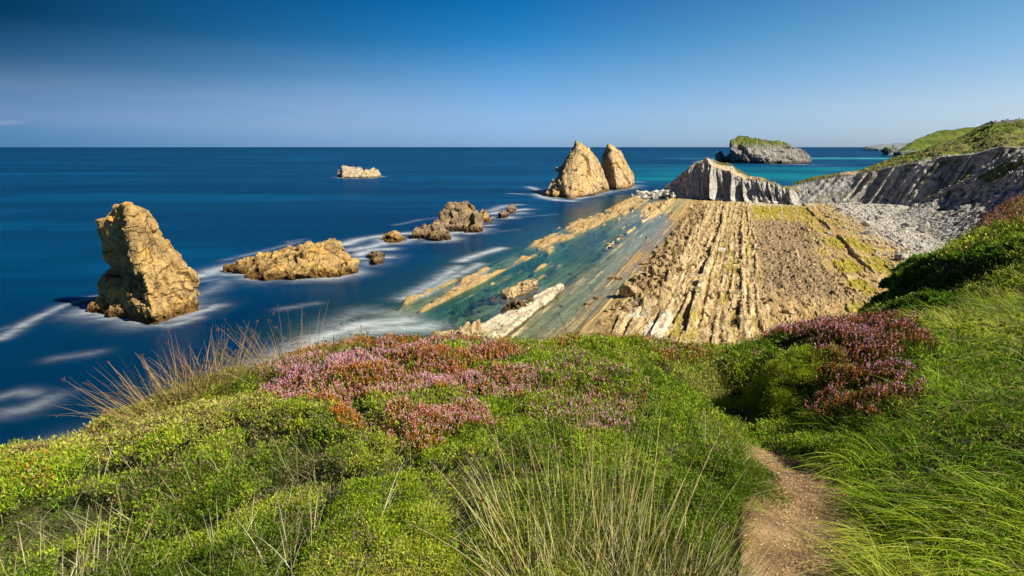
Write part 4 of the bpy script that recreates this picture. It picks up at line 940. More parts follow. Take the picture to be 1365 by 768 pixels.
# ------------------------------------------------------------------ boulders, slab, people, houses
def boulder_mesh(i, seed, flat=.7, ang=1.0):
    bm = bmesh.new(); bmesh.ops.create_icosphere(bm, subdivisions=4, radius=1.0)
    me = bpy.data.meshes.new('t'); bm.to_mesh(me); bm.free(); V = getco(me); nf = len(me.polygons)
    Fc = np.zeros(nf * 3, np.int32); me.polygons.foreach_get('vertices', Fc); Fc = Fc.reshape(-1, 3); bpy.data.meshes.remove(me)
    r2 = np.random.default_rng(seed)
    for _ in range(13):                                   # cut flat faces
        nrm = r2.normal(size=3); nrm /= np.linalg.norm(nrm); dd = r2.uniform(.55, .85)
        s = V @ nrm; V = V - np.outer(np.maximum(s - dd, 0) * ang, nrm)
    V *= np.array([1.15, .85, flat]); V *= (1 + .10 * fbm(V * 1.6, 4, seed))[:, None]; V += .02 * np.stack([vn(V * 9, seed + k) for k in range(3)], 1)
    V[:, 2] -= V[:, 2].min() * .75
    return mesh_np('boulder', V, Fc)
BM = {}
for key, mt in (('grey', M_GREY), ('tan', M_TAN), ('pale', M_WHITE)):
    BM[key] = []
    for i in range(6):
        me = boulder_mesh(i, 300 + i, [.6, .75, .45, .8, .55, .35][i]); me.materials.append(mt); BM[key].append(me)
def boulder(p, q, s, key, label, group, zoff=-.12, var=None, asp=None, name='boulder'):
    x, y = to_xy(p, q)
    a = asp or (rng.uniform(.8, 1.3), rng.uniform(.8, 1.2), rng.uniform(.75, 1.2))
    rot = (rng.normal() * .12, rng.normal() * .12, rng.uniform(0, 6.28) if asp is None else -AZ + math.pi / 2)
    BL.append(dict(x=x, y=y, zo=zoff * s, key=key, var=int(rng.integers(0, 6)) if var is None else var, sc=(s * a[0], s * a[1], s * a[2]), rot=rot, label=label, group=group, name=name,
                   size=s / y * (1000 if group is None or label.startswith(('large', 'single', 'rounded', 'pale yell', 'grey boulder near')) else 1) * (.05 if 'under the clear' in label else 1)))
BL = []
def place_boulders(limit=296):
    """the ones that show largest become objects of their own, the rest one object"""
    zz = shelf_z([b['x'] for b in BL], [b['y'] for b in BL])
    order = np.argsort([-b['size'] for b in BL]); rest_v = []; rest_f = []; rest_m = []; n0 = 0
    keys = ['grey', 'tan', 'pale']
    for rank, i in enumerate(order):
        b = BL[i]; me = BM[b['key']][b['var']]; loc = (b['x'], b['y'], float(zz[i]) + b['zo'])
        if rank < limit:
            o = bpy.data.objects.new(b['name'], me); COL.objects.link(o); o.location = loc; o.scale = b['sc']; o.rotation_euler = b['rot']
            tag(o, b['label'], 'boulder', b['group'])
        else:
            from mathutils import Euler
            R = np.array(Euler(b['rot']).to_matrix()); V = (getco(me) * np.array(b['sc'])) @ R.T + np.array(loc)
            f = np.zeros(len(me.polygons) * 3, np.int32); me.polygons.foreach_get('vertices', f); f = f.reshape(-1, 3)
            rest_v.append(V); rest_f.append(f + n0); rest_m.append(np.full(len(f), keys.index(b['key']), np.int32)); n0 += len(V)
    me = mesh_np('boulder_scatter', np.concatenate(rest_v), np.concatenate(rest_f))
    for m_ in (M_GREY, M_TAN, M_WHITE): me.materials.append(m_)
    me.polygons.foreach_set('material_index', np.concatenate(rest_m))
    tag(link('boulder_scatter', me), 'smaller stones strewn over the rock shelf and beach', 'stones', kind='stuff')
def at_px(u, v):
    x, y, _ = G(u, v, 2.2); return to_pq(x, y)
# named large ones on the pale beach
for u, v, s, lb in [(1140, 268, 2.6, 'large grey boulder on the pebble beach close under the long cliff'), (1178, 286, 2.4, 'large boulder in the middle of the pale pebble beach'),
                    (1228, 311, 2.6, 'large grey boulder where the beach meets the scree'), (1216, 305, 2.2, 'pale yellowish slab boulder beside the scree foot'), (1104, 309, 1.5, 'single grey boulder on the green algae strip'),
                    (1200, 345, 1.7, 'rounded grey boulder at the lower edge of the pebble beach'), (1121, 281, 2.0, 'grey boulder near the far end of the line of rocks')]:
    p, q = at_px(u, v); boulder(p, q, s, 'grey', lb, 'boulders on the pebble beach')
k = 0
while k < 215:
    p = rng.uniform(34, 88) if rng.random() < .75 else rng.uniform(34, 50); q = rng.uniform(150, 325)
    if p < 40 and rng.random() < .5: continue
    s = .42 * rng.pareto(2.6) + .45
    boulder(p, q, min(s, 1.9), 'grey', 'grey boulder strewn on the pale pebble beach', 'boulders on the pebble beach'); k += 1
for k in range(110):
    q = rng.uniform(100, 215) if rng.random() < .75 else rng.uniform(215, 310); p = rng.uniform(-21.5, -11) - (5 if q < 120 and rng.random() < .4 else 0)
    boulder(p, q, min(.5 * rng.pareto(2.4) + .7, 2.1), 'tan', 'angular tan boulder in the rubble band left of the straight rock beds', 'boulders in the rubble band')
for k in range(60):
    p = rng.choice([-8.5, -6.2, -3, 1.8, 2.2]) + rng.normal() * .5; q = rng.uniform(95, 310)
    boulder(p, q, rng.uniform(.4, .9), 'tan', 'broken block lying between the straight rock beds', 'blocks between the rock beds')
for k in range(70):
    p = rng.uniform(6, 27); q = rng.uniform(112, 250)
    boulder(p, q, rng.uniform(.35, .8), 'tan', 'brown block on the gravel right of the straight rock beds', 'blocks on the gravel')
for u, v, s, lb in [(980, 387, 1.5, 'dark rounded boulder on the flat beds, largest of the row near the mound edge'), (1005, 399, 1.3, 'dark boulder second from the left in the row near the mound edge'), (1031, 396, 1.2, 'dark boulder third in the row near the mound edge'),
                    (1052, 411, 1.3, 'dark boulder at the right end of the row near the mound edge'), (961, 329, 1.6, 'pale rounded boulder standing between two rock beds'), (1056, 333, 1.4, 'lone brown boulder in the middle of the gravel'), (985, 421, 1.0, 'flat dark stone below the row of dark boulders')]:
    p, q = at_px(u, v); boulder(p, q, s, 'tan' if 'pale' not in lb else 'pale', lb, None)
# dotted wall of rocks across the shallows
for k in range(44):
    q = 158 + 178 * (max(0, k + rng.uniform(-.3, .3)) / 44) ** 1.15
    if (k % 9) in (3,): continue
    boulder(-36.0 + rng.normal() * .25, q, rng.uniform(.6, 1.15), 'tan', 'tan block in the thin line of rocks across the green shallows', 'line of rocks across the shallows', zoff=-.3)
p, q = at_px(821, 359.5); boulder(p, q, 1.6, 'tan', 'long low rock alone on the wet flat bench', None, zoff=-.2, asp=(.6, 1.6, .8), name='boulder')
for u, v, s in [(760, 362, .6), (767, 368, .5), (781, 357, .7), (727, 392, .8), (735, 400, .9), (741, 397, .7), (722, 404, .6), (748, 408, .5), (713, 412, .7), (705, 418, .6), (720, 376, .5), (700, 398, .9), (693, 404, .8), (712, 385, .7)]:
    p, q = to_pq(*G(u, v, -.2)[:2]); boulder(p, q, s, 'tan', 'half submerged stone beside the long pale slab', 'stones around the pale slab', zoff=-.25)
for k in range(60):
    p = rng.uniform(-50, -38) if rng.random() < .5 else rng.uniform(-56, -44); q = rng.uniform(74, 110)
    boulder(p, q, rng.uniform(.5, 1.1), 'tan', 'stone lying under the clear green water', 'stones on the shallow sea floor', zoff=-.1)
# white blocks at the left foot of the ridge
for k in range(120):
    u = rng.uniform(845, 905); v = 262 - (u - 845) * .02 - rng.random() ** .8 * (8 + 12 * (u - 845) / 60)
    if u > 880 and v < 248: v = rng.uniform(250, 262)
    x, y, _ = G(u, 262 - (262 - v) * .75, 1.5); p, q = to_pq(x, y)
    q = min(q, 362); s_ = rng.uniform(1.4, 3.2); boulder(p, q, s_, 'pale', 'white block in the heap at the left foot of the ridge', 'white blocks at the foot of the ridge', zoff=.1 + rng.random() ** 1.5 * 4.5 * np.clip((u - 848) / 55, 0, 1) / s_)
for k in range(26):
    t = rng.random(); b = np.array(atz(885 + 180 * t, 352 - 180 * t * .335 - 5, 2.0)); p, q = to_pq(b[0], b[1])
    boulder(p, q, rng.uniform(.8, 1.6), 'pale', 'pale fallen block along the foot of the ridge', 'fallen blocks along the ridge foot', zoff=-.1)
# long pale slab
rock('rock_slab', [
    [(612, 446, 88), (640, 441, 91), (655, 430, 95), (745, 377, 120), (753, 378, 119.5), (745, 388, 115), (700, 425, 97), (668, 449, 86), (640, 455, 84), (600, 452, 86), (690, 408, 104)],
], .28, M_PALE, .45, .3, 401, 'long pale sloping rock slab in the green shallows above the mound edge', 'rock slab', deep=2, low=3, blocky=.3)
rock('sea_rock', [[(575, 447, 86), (600, 438, 90), (640, 436, 91), (650, 445, 88), (620, 455, 84), (560, 458, 84)]], .28, M_TAN, .8, .35, 402, 'knobbly brown rock at the near left end of the pale slab', deep=2)
rock('sea_rock', [[(670, 388, 113), (690, 378, 118), (712, 372, 122), (716, 374, 121), (700, 384, 115), (675, 394, 111)]], .25, M_TAN, .5, .4, 403, 'narrow tan rock rib left of the far end of the pale slab', deep=2)
rock('sea_rock', [[(670, 410, 103), (690, 398, 108), (712, 398, 108), (706, 406, 104), (680, 414, 101)]], .25, M_BROWN, .6, .4, 404, 'low brown rock between the narrow rib and the pale slab', deep=2)
# rocks under the near cliff, awash in surf
rock('sea_rock', [[(60, 603, 62), (150, 572, 68), (250, 535, 72), (330, 500, 77), (420, 470, 82), (440, 466, 84), (400, 480, 80), (300, 530, 70), (160, 592, 63), (70, 615, 60)]], .35, M_BROWN, .6, .25, 405, 'long low brown ledge awash in surf below the mound edge', deep=3, low=6)

place_boulders()
# people on the shelf
def person(u, v, Z, shirt, trousers, label, face=0., stride=.12):
    x, y, _ = G(u, v, Z); z = max(float(shelf_z(x, y)[0]), Z)
    V = [(0, 0, .92), (0, 0, 1.12), (0, 0, 1.36), (0, 0, 1.50), (0, .01, 1.60), (0, .01, 1.70),
         (.10, 0, .88), (.11, .02 + stride, .48), (.11, stride - .02, .08), (.11, stride + .14, .04), (-.10, 0, .88), (-.11, -stride * .4, .48), (-.11, -stride, .08), (-.11, -stride + .15, .04),
         (.19, 0, 1.40), (.25, -.02, 1.12), (.24, .10, .88), (.24, .14, .80), (-.19, 0, 1.40), (-.25, -.02, 1.12), (-.24, .08, .88), (-.24, .12, .80)]
    E_ = [(0, 1), (1, 2), (2, 3), (3, 4), (4, 5), (0, 6), (6, 7), (7, 8), (8, 9), (0, 10), (10, 11), (11, 12), (12, 13), (2, 14), (14, 15), (15, 16), (16, 17), (2, 18), (18, 19), (19, 20), (20, 21)]
    R_ = [.14, .13, .15, .06, .10, .085, .10, .07, .045, .035, .10, .07, .045, .035, .06, .045, .035, .03, .06, .045, .035, .03]
    me = bpy.data.meshes.new('person'); me.from_pydata(V, E_, []); o = bpy.data.objects.new('person', me); COL.objects.link(o)
    o.modifiers.new('skin', 'SKIN'); o.modifiers.new('sub', 'SUBSURF').levels = 1
    for i, s_ in enumerate(me.skin_vertices[0].data): s_.radius = (R_[i], R_[i] * .85); s_.use_root = i == 0
    dg = bpy.context.evaluated_depsgraph_get(); m2 = bpy.data.meshes.new_from_object(o.evaluated_get(dg)); bpy.data.objects.remove(o)
    V2 = getco(m2); zc = V2[:, 2]
    c = np.where((zc > 1.50)[:, None], np.array([.42, .26, .18]), np.where((zc > .92)[:, None], np.array(shirt), np.where((zc > .42)[:, None], np.array(trousers), np.array([.38, .24, .17]))))
    c = np.where(((zc < 1.0) & (np.abs(V2[:, 0]) > .2))[:, None], np.array([.42, .26, .18]), c)
    a = m2.attributes.new('Col', 'FLOAT_COLOR', 'POINT'); a.data.foreach_set('color', np.c_[c, np.ones(len(c))].astype(np.float32).ravel())
    for f in m2.polygons: f.use_smooth = True
    o = link('person', m2, M_FLOWER, None, (x, y, z)); o.rotation_euler.z = face
    tag(o, label, 'person')
    bm = bmesh.new(); bmesh.ops.create_uvsphere(bm, u_segments=12, v_segments=8, radius=.115)
    for v_ in bm.verts: v_.co.z = v_.co.z * .9; 
    bmesh.ops.delete(bm, geom=[v_ for v_ in bm.verts if v_.co.z < -.02 and v_.co.y > -.02], context='VERTS'); hm = bpy.data.meshes.new('hair'); bm.to_mesh(hm); bm.free()
    h_ = link('hair', hm, M_HAIR, o); h_.location = (0, -.01, 1.68)
M_HAIR = flat_mat('hair', (.05, .035, .025))
person(835, 305, .6, (.05, .05, .06), (.04, .05, .09), 'person in dark clothes standing on the line of rocks across the shallows', 1.2, .05)
person(861, 321, .1, (.10, .07, .06), (.05, .05, .06), 'person in dark clothes walking alone on the wet bench', 2.2)
person(882, 291, .5, (.06, .05, .07), (.05, .06, .10), 'person in dark clothes, left one of the group near the ridge', .4)
person(891, 288, .5, (.45, .18, .12), (.10, .08, .08), 'person in reddish top, middle one of the group near the ridge', 2.8)
person(895, 287, .5, (.35, .22, .18), (.25, .12, .09), 'person in light brown top, right one of the group near the ridge', -.6)
person(905, 334, .6, (.75, .40, .60), (.6, .45, .5), 'person in pink at the edge of the rubble band', .9)

# houses on the hill skyline
M_WALL = flat_mat('house_plaster', (.62, .58, .52)); M_ROOF = flat_mat('slate_roof', (.07, .075, .085)); M_WIN = flat_mat('window_glass', (.03, .04, .05), .2)
def box(bm, x0, x1, y0, y1, z0, z1):
    vs = [bm.verts.new(p) for p in [(x0, y0, z0), (x1, y0, z0), (x1, y1, z0), (x0, y1, z0), (x0, y0, z1), (x1, y0, z1), (x1, y1, z1), (x0, y1, z1)]]
    for f in [(0, 3, 2, 1), (4, 5, 6, 7), (0, 1, 5, 4), (1, 2, 6, 5), (2, 3, 7, 6), (3, 0, 4, 7)]: bm.faces.new([vs[i] for i in f])
def fin(bm, name, mat, parent):
    me = bpy.data.meshes.new(name); bm.to_mesh(me); bm.free(); return link(name, me, mat, parent)
def house(u, v, Y, wd, dp, hw, hr, rz, label):
    p = W(u, v, Y); root = tag(bpy.data.objects.new('house', None), label, 'house'); root.location = (p[0], p[1], p[2] - hw - hr); root.rotation_euler.z = rz; COL.objects.link(root)
    bm = bmesh.new(); box(bm, -wd / 2, wd / 2, -dp / 2, dp / 2, -6, hw)
    a = [bm.verts.new(q_) for q_ in [(-wd / 2, -dp / 2, hw + .002), (-wd / 2, dp / 2, hw + .002), (-wd / 2, 0, hw + hr)]]; b = [bm.verts.new(q_) for q_ in [(wd / 2, -dp / 2, hw + .002), (wd / 2, dp / 2, hw + .002), (wd / 2, 0, hw + hr)]]
    bm.faces.new(a); bm.faces.new(b[::-1]); wl = fin(bm, 'wall', M_WALL, root)
    bm = bmesh.new(); e = .5
    for s_ in (-1, 1):
        q0 = [(-wd / 2 - e, s_ * (dp / 2 + e), hw - e * hr / (dp / 2)), (wd / 2 + e, s_ * (dp / 2 + e), hw - e * hr / (dp / 2)), (wd / 2 + e, 0, hw + hr), (-wd / 2 - e, 0, hw + hr)]
        lo_ = [bm.verts.new((a_, b_, c_ + .02)) for a_, b_, c_ in q0]; hi_ = [bm.verts.new((a_, b_, c_ + .28)) for a_, b_, c_ in q0]
        bm.faces.new(lo_); bm.faces.new(hi_)
        for i in range(4): bm.faces.new([lo_[i], lo_[(i + 1) % 4], hi_[(i + 1) % 4], hi_[i]])
    rf = fin(bm, 'roof', M_ROOF, root)
    bm = bmesh.new(); box(bm, -wd * .3, -wd * .3 + .8, -.4, .4, hw + hr * .5, hw + hr + 1.0); fin(bm, 'chimney', M_WALL, rf)
    for i in (-1, 0, 1):
        bm = bmesh.new(); box(bm, i * wd * .3 - .5, i * wd * .3 + .5, -dp / 2 - .04, -dp / 2 + .05, hw - 2.0, hw - .7); fin(bm, 'window', M_WIN, root)
    bm = bmesh.new(); box(bm, -wd / 2 - .04, -wd / 2 + .05, -.6, .6, hw - 2.0, hw - .6); fin(bm, 'window', M_WIN, root)
house(1319, 163.5, 372, 11, 8, 2.6, 2.4, 1.1, 'small white gabled house with a dark roof, leftmost of the roofs on the hill skyline')
house(1334, 162.5, 380, 14, 8, 2.2, 1.8, .2, 'low house with a dark slate roof, second from the left on the skyline')
house(1350, 160.5, 385, 12, 8, 2.2, 2.0, -.1, 'low dark roofed house, third from the left on the skyline')
house(1364, 159.5, 390, 13, 9, 2.4, 2.2, .3, 'dark roofed house at the right edge of the skyline')

# ------------------------------------------------------------------ sea
naz, nlr = 640, 900
az = np.radians(np.linspace(-80, 80, naz)); lr = np.concatenate([np.linspace(math.log(45), math.log(700), 660), np.linspace(math.log(700), math.log(90000), 241)[1:]])
Ag, Lg = np.meshgrid(az, lr); r = np.exp(Lg).ravel(); x = np.sin(Ag).ravel() * r; y = np.cos(Ag).ravel() * r
p, q = to_pq(x, y); P = P3(x, y)
near = (p > -94) & (p < 140) & (q > 66) & (q < 371)
dep = np.full(len(x), 14.)
dep[near] = -shelf_h(p[near], q[near])[0]
dep = np.maximum(dep, 0)
dep = np.where(near, dep * (1 + .0 * p), 14)
# foam: strokes drawn where the water breaks
foam = np.zeros(len(x))
def stroke(pts, wd, s, soft=1.0):
    wd = wd * .8; s = s * (.72 if s < .6 else 1)
    g = np.array([G(u, v)[:2] for u, v in pts])
    m = (x > g[:, 0].min() - 5 * wd) & (x < g[:, 0].max() + 5 * wd) & (y > g[:, 1].min() - 5 * wd) & (y < g[:, 1].max() + 5 * wd)
    if not m.any(): return
    X, Y = x[m], y[m]; best = np.full(m.sum(), 1e9)
    for a, b in zip(g[:-1], g[1:]):
        t = np.clip(((X - a[0]) * (b[0] - a[0]) + (Y - a[1]) * (b[1] - a[1])) / (((b - a) ** 2).sum() + 1e-9), 0, 1)
        best = np.minimum(best, np.hypot(X - a[0] - t * (b[0] - a[0]), Y - a[1] - t * (b[1] - a[1])))
    foam[m] = np.maximum(foam[m], s * np.exp(-(best / (1.3 * wd)) ** 1.5))
for st_ in [
    ([(0, 452), (40, 428), (85, 407), (125, 396)], 1.3, .62), ([(0, 440), (30, 432)], 1.5, .3), ([(265, 368), (295, 358), (330, 350), (350, 346)], 3.2, .95), ([(300, 366), (340, 366)], 1.8, .7), ([(262, 395), (285, 385), (300, 375)], 3, .5),
    ([(240, 425), (290, 408)], 1.8, .75), ([(180, 432), (230, 434), (262, 424)], 1.6, .6), ([(250, 378), (290, 372)], 2, .5), ([(0, 552), (40, 545), (70, 530)], 1.8, .58), ([(0, 530), (25, 522), (45, 525)], 1.4, .50), ([(75, 478), (130, 470)], 1.5, .42),
    ([(375, 412), (420, 405)], 1.5, .42), ([(395, 345), (385, 322), (405, 319)], 1.5, .35),
    ([(400, 322), (350, 335), (300, 347)], 1.6, .5), ([(460, 326), (480, 319), (515, 314), (545, 311)], 3.0, .95), ([(470, 333), (500, 328), (520, 322)], 3.2, .9), ([(478, 340), (495, 333), (520, 332)], 2.5, .95), ([(480, 345), (520, 343)], 2.5, .8),
    ([(535, 322), (560, 318), (580, 319)], 2.2, .85), ([(598, 312), (615, 309), (625, 311)], 3.2, .95), ([(528, 300), (560, 293), (592, 289)], 1.6, .42), ([(645, 301), (655, 300)], 2, .8), ([(640, 292), (660, 290), (680, 291)], 2.8, .8), ([(655, 285), (680, 281), (700, 279)], 3.5, .95), ([(655, 281), (675, 274), (690, 273)], 3.5, .7),
    ([(680, 258), (700, 259)], 2.0, .8), ([(705, 249), (716, 253), (724, 256)], 3.0, .85), ([(716, 259), (728, 264), (745, 267), (762, 268)], 4, .95), ([(640, 312), (690, 306)], 1.5, .3), ([(690, 290), (740, 286)], 1.8, .3), ([(845, 242), (855, 243)], 3, .7),
    ([(450, 237), (480, 238), (510, 235)], 4, .7), ([(615, 348), (640, 339), (668, 331)], 2.0, .95), ([(540, 398), (575, 380), (610, 356)], 2.4, .7), ([(560, 395), (600, 372), (640, 352)], 1.8, .75), ([(600, 388), (650, 360)], 1.2, .6),
    ([(330, 500), (380, 474), (430, 450), (480, 434), (540, 428)], 3.2, 1.0), ([(430, 440), (480, 415), (545, 420)], 3.5, .55), ([(470, 445), (520, 438), (570, 436)], 3.5, .8), ([(200, 560), (280, 520), (340, 490)], 2.5, .75), ([(60, 600), (140, 578), (200, 558)], 2.5, .6), ([(400, 478), (440, 462)], 2.0, .9),
    ([(930, 213.5), (950, 214)], 10, .6), ([(985, 216), (1030, 218.5), (1085, 220)], 10, .8), ([(1095, 219.5), (1130, 220)], 8, .4),
]: stroke(*st_)
from mathutils import kdtree
pts_ = []
for o_ in list(COL.objects):
    if o_.name.split('.')[0] in ('sea_stack', 'sea_rock') and o_.location.y < 800:
        V_ = getco(o_.data) + np.array(o_.location); V_ = V_[np.abs(V_[:, 2]) < .35]; pts_.append(V_[::3, :2])
pts_ = np.concatenate(pts_); kd = kdtree.KDTree(len(pts_))
for i_, p_ in enumerate(pts_): kd.insert((p_[0], p_[1], 0), i_)
kd.balance()
cand = np.zeros(len(x), bool)
for cx_, cy_ in set((int(a_ // 8), int(b_ // 8)) for a_, b_ in pts_): cand |= (np.abs(x - (cx_ * 8 + 4)) < 8) & (np.abs(y - (cy_ * 8 + 4)) < 8)
ci = np.where(cand)[0]; dist = np.array([kd.find((x[k_], y[k_], 0))[2] for k_ in ci])
wv = .6 + .4 * vn(P3(x[ci] * .15, y[ci] * .15), 105)
foam[ci] = np.maximum(foam[ci], (1.05 * wv * np.exp(-(dist / (2.2 + r[ci] * .009)) ** 1.3)) * np.where(near[ci] & (p[ci] > -66), .35, 1))
stk = vn(P3(x * .004 + 3, y * .02), 101) + .5 * vn(P3(x * .012, y * .06), 102) + .35 * vn(P3(x * .05, y * .15), 103)
stk *= 1 - ss(3000, 9000, r) * .8
c = np.tile(np.array([.0006, .049, .130]), (len(x), 1))
c = mixc(c, (.0005, .040, .115), ss(.0, .9, -stk)); c = mixc(c, (.0015, .085, .205), ss(.0, 1.0, stk) * .8)
c = mixc(c, (.0006, .030, .078), ss(150, 80, r) * .6); c = mixc(c, (.0005, .040, .115), ss(2500, 12000, r) * .8)
u_, v_ = proj(np.stack([x, y, 0 * x], 1))
def blob(X0, Y0, rx, ry, rot=0.):
    dx, dy = x - X0, y - Y0; a = dx * math.cos(rot) + dy * math.sin(rot); b = -dx * math.sin(rot) + dy * math.cos(rot)
    return np.exp(-((a / rx) ** 2 + (b / ry) ** 2))
tq = np.zeros(len(x))
for (u, v, rx, ry, s) in [(1090, 236, 120, 90, .85), (1000, 232, 140, 80, .6), (1140, 226, 120, 90, .8), (880, 238, 70, 50, .65), (905, 232, 50, 80, .5), (1140, 212, 260, 120, .55), (960, 225, 150, 150, .35)]:
    g = G(u, v); tq = np.maximum(tq, s * blob(g[0], g[1], rx, ry))
c = mixc(c, (.002, .22, .26), np.clip(tq * (1 + .25 * stk), 0, 1))
sb = ss(210.0, 211.0, v_) * (1 - ss(213, 214.5, v_)) * 0
g = G(1150, 211); c = mixc(c, (.10, .48, .47), .9 * blob(g[0] + 60, g[1], 420, 90) * ss(-.5, .4, vn(P3(x * .008, y * .03), 104) + .3))
c = mixc(c, (.03, .14, .15), ss(-84, -54, p) * near * .8); c = mixc(c, (.02, .12, .25), ss(120, 210, q) * ss(-60, -50, p) * near * .8)  # second mix puts reflected sky blue into the far lagoon's body colour
# clear shallow water: transmission from depth
dd = np.maximum(dep, 0)
kr, kg, kb = .70, .17, .22
tint = np.stack([np.exp(-kr * dd * .75), np.exp(-kg * dd), np.exp(-kb * dd)], 1)
opac = 1 - np.exp(-np.clip(dd - .1, 0, 99) * .27)
opac = np.where(near, opac, 1.)
foam = np.where(near & (dep < .25), foam * .4, foam)
me = mesh_np('sea', np.stack([x, y, 0 * x], 1), grid_faces(naz, nlr), c, smooth=True, extra={'tint': tint, 'opac': opac, 'foam': foam})
M, nt, ns, lk = newmat('sea_water'); geo = N(nt, 'ShaderNodeNewGeometry'); pos = geo.outputs['Position']
A_ = lambda nme: N(nt, 'ShaderNodeAttribute', attribute_name=nme)
ca, ta, oa, fa = A_('Col'), A_('tint'), A_('opac'), A_('foam')
rp = mapping(nt, pos, (1, 1, 1), (0, 0, AZ * .3))
fn = noise(nt, mapping(nt, rp, (.15, .30, 1), (0, 0, -.25)), 1.0, 6, .62, 1.8)
fn2 = noise(nt, mapping(nt, rp, (.7, 2.4, 1), (0, 0, -.3)), 1.0, 5, .65, .5)
fm = mth(nt, 'ADD', mth(nt, 'MULTIPLY', fn, .82), mth(nt, 'MULTIPLY', fn2, .18))
sf = mth(nt, 'MULTIPLY', mth(nt, 'SUBTRACT', fm, .24), 2.3, clamp=True)
core = mth(nt, 'MULTIPLY', mth(nt, 'SUBTRACT', fa.outputs['Fac'], .62), 1.5, clamp=True)
ff = mth(nt, 'MULTIPLY', mth(nt, 'POWER', fa.outputs['Fac'], 1.35), mth(nt, 'MAXIMUM', sf, core), clamp=True)
ff = mth(nt, 'MULTIPLY', ff, .9)
dif = N(nt, 'ShaderNodeSubsurfaceScattering'); dif.inputs['Scale'].default_value = 1.0; dif.inputs['Radius'].default_value = (9, 9, 9); lk.new(mixn(nt, 1., ca.outputs['Color'], (.5, .52, .60), 'MULTIPLY'), dif.inputs[0])
tr = N(nt, 'ShaderNodeBsdfTransparent'); lk.new(ta.outputs['Color'], tr.inputs[0])
m1 = N(nt, 'ShaderNodeMixShader'); lk.new(oa.outputs['Fac'], m1.inputs[0]); lk.new(tr.outputs[0], m1.inputs[1]); lk.new(dif.outputs[0], m1.inputs[2])
gl = N(nt, 'ShaderNodeBsdfGlossy'); gl.inputs['Roughness'].default_value = .16
bp = N(nt, 'ShaderNodeBump'); bp.inputs['Distance'].default_value = .25; bp.inputs['Strength'].default_value = .35
lk.new(noise(nt, mapping(nt, pos, (.25, .7, 1)), 1.0, 4, .6), bp.inputs['Height']); lk.new(bp.outputs[0], gl.inputs['Normal'])
fr = N(nt, 'ShaderNodeFresnel'); fr.inputs[0].default_value = 1.33
clr = mth(nt, 'SUBTRACT', 1.0, oa.outputs['Fac'], clamp=True)       # sheltered shallows lie smoother than the open sea
fc = mth(nt, 'MINIMUM', mth(nt, 'MULTIPLY', fr.outputs[0], mth(nt, 'MULTIPLY_ADD', clr, .75, .22)), mth(nt, 'MULTIPLY_ADD', clr, .38, .07))
m2 = N(nt, 'ShaderNodeMixShader'); lk.new(fc, m2.inputs[0]); lk.new(m1.outputs[0], m2.inputs[1]); lk.new(gl.outputs[0], m2.inputs[2])
fd = N(nt, 'ShaderNodeBsdfDiffuse'); fd.inputs[0].default_value = (.72, .78, .82, 1)
m3 = N(nt, 'ShaderNodeMixShader'); lk.new(ff, m3.inputs[0]); lk.new(m2.outputs[0], m3.inputs[1]); lk.new(fd.outputs[0], m3.inputs[2])
out = N(nt, 'ShaderNodeOutputMaterial'); lk.new(m3.outputs[0], out.inputs[0])
tag(link('sea', me, M), kind='structure')
# deep sea floor under everything
fl = mesh_np('sea_bed', [(-3000, 20, -16), (3000, 20, -16), (3000, 4000, -16), (-3000, 4000, -16)], [(0, 1, 2, 3)])
tag(link('sea_bed', fl, flat_mat('sand', (.10, .12, .09))), kind='structure')


# ------------------------------------------------------------------ light, sky, camera
SUN_AZ = math.radians(112); SUN_EL = math.radians(44)       # azimuth clockwise from the view direction
sd = Vector((math.sin(SUN_AZ) * math.cos(SUN_EL), math.cos(SUN_AZ) * math.cos(SUN_EL), math.sin(SUN_EL)))
L_ = bpy.data.lights.new('sun', 'SUN'); L_.energy = 5.0; L_.angle = math.radians(.53); L_.color = (1, .90, .73)
lo = bpy.data.objects.new('sun', L_); lo.rotation_euler = (-sd).to_track_quat('-Z', 'Y').to_euler(); COL.objects.link(lo)
w = bpy.data.worlds.new('World'); SC.world = w; w.use_nodes = True; nt = w.node_tree
for n_ in list(nt.nodes): nt.nodes.remove(n_)
st = N(nt, 'ShaderNodeTexSky'); st.sky_type = 'NISHITA'; st.sun_disc = False; st.sun_elevation = SUN_EL; st.sun_rotation = SUN_AZ
st.altitude = 30; st.air_density = 1.0; st.dust_density = .4; st.ozone_density = 2.5
tc = N(nt, 'ShaderNodeTexCoord'); sx = N(nt, 'ShaderNodeSeparateXYZ'); nt.links.new(tc.outputs['Generated'], sx.inputs[0])
hf_ = lambda c: tuple(x * .5 for x in c)
rL = ramp(nt, sx.outputs[2], [(0.0, hf_((.11, .33, .86))), (.086, hf_((.056, .19, .35))), (.13, hf_((.004, .11, .22))), (.165, hf_((.001, .060, .125))), (.30, hf_((.004, .07, .14))), (.7, hf_((.10, .24, .42)))])
rC = ramp(nt, sx.outputs[2], [(0.0, hf_((.44, .80, 1.72))), (.05, hf_((.47, .82, 1.45))), (.115, hf_((.34, .736, 1.136))), (.17, hf_((.10, .60, 1.0))), (.22, hf_((.03, .50, .90))), (.32, hf_((.02, .32, .6))), (.7, hf_((.10, .24, .42)))])
rR = ramp(nt, sx.outputs[2], [(0.0, hf_((.75, 1.0, 1.6))), (.06, hf_((.98, 1.04, 1.30))), (.165, hf_((.60, .95, 1.1))), (.32, hf_((.2, .5, .8))), (.7, hf_((.10, .24, .42)))])
side = mth(nt, 'MULTIPLY_ADD', sx.outputs[0], .5, .5)
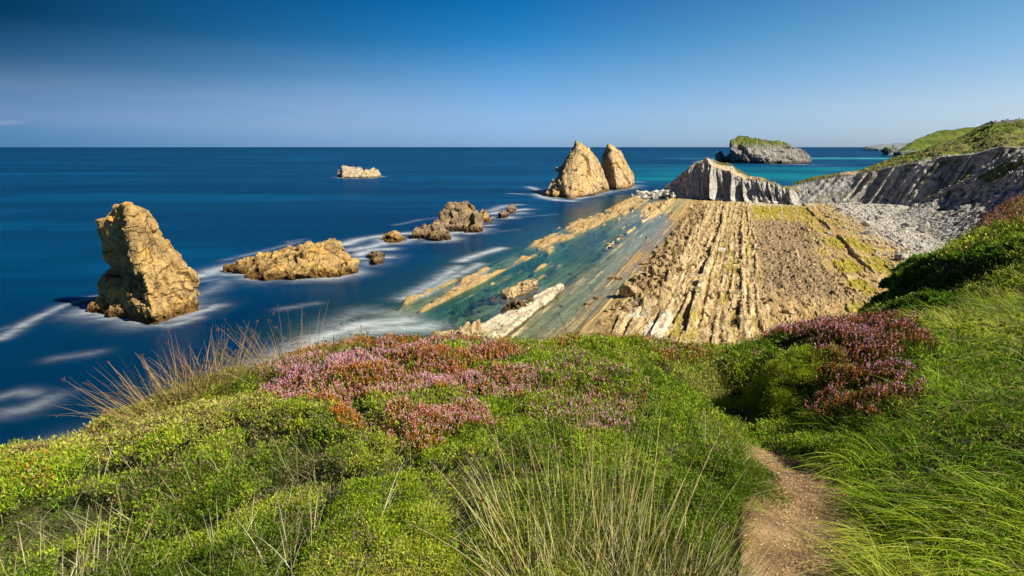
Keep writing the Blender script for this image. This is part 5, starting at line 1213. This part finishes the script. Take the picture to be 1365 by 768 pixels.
g = mixn(nt, ramp(nt, side, [(.17, 0.), (.5, 1.)]), rL, rC)
g = mixn(nt, ramp(nt, side, [(.5, 0.), (.83, 1.)]), g, rR)
c_ = mixn(nt, 1., st.outputs[0], g, 'MULTIPLY')
c_ = mixn(nt, 1., c_, (2., 2., 2.), 'MULTIPLY')
cn = noise(nt, mapping(nt, tc.outputs['Generated'], (1.0, 1.0, 9)), 1.5, 4, .5)
band = ramp(nt, sx.outputs[2], [(.012, .3), (.035, 1.), (.07, .85), (.11, .2), (.16, 0.)])
cf = mth(nt, 'MULTIPLY', ramp(nt, cn, [(.3, .12), (.65, .5)]), band)
cf = mth(nt, 'MULTIPLY', cf, ramp(nt, side, [(.2, .8), (.35, 1.), (.55, .35), (.7, 0.)]))
c_ = mixn(nt, cf, c_, (3.4, 4.4, 6.2))
pn = noise(nt, mapping(nt, tc.outputs['Generated'], (5, 5, 62)), 1.0, 4, .5)
pf = mth(nt, 'MULTIPLY', ramp(nt, pn, [(.58, 0.), (.70, .75)]), ramp(nt, sx.outputs[2], [(.022, 0.), (.032, 1.), (.040, 1.), (.05, 0.)]))
c_ = mixn(nt, mth(nt, 'MULTIPLY', pf, ramp(nt, side, [(.45, 1.), (.6, 0.)])), c_, (5.2, 5.0, 6.0))
bg = N(nt, 'ShaderNodeBackground'); bg.inputs[1].default_value = .070; nt.links.new(c_, bg.inputs[0])
ow = N(nt, 'ShaderNodeOutputWorld'); nt.links.new(bg.outputs[0], ow.inputs[0])
cam = bpy.data.cameras.new('camera'); cam.sensor_width = 36; cam.lens = 36 * F / 1365; cam.clip_start = .05; cam.clip_end = 200000
co = bpy.data.objects.new('camera', cam); co.location = (0, 0, H); co.rotation_euler = (math.pi / 2 - TH, 0, 0); COL.objects.link(co); SC.camera = co
SC.view_settings.view_transform = 'Standard'; SC.view_settings.look = 'None'; SC.view_settings.gamma = 1; SC.view_settings.exposure = .55
SC.cycles.max_bounces = 6; SC.cycles.diffuse_bounces = 2; SC.cycles.transparent_max_bounces = 12
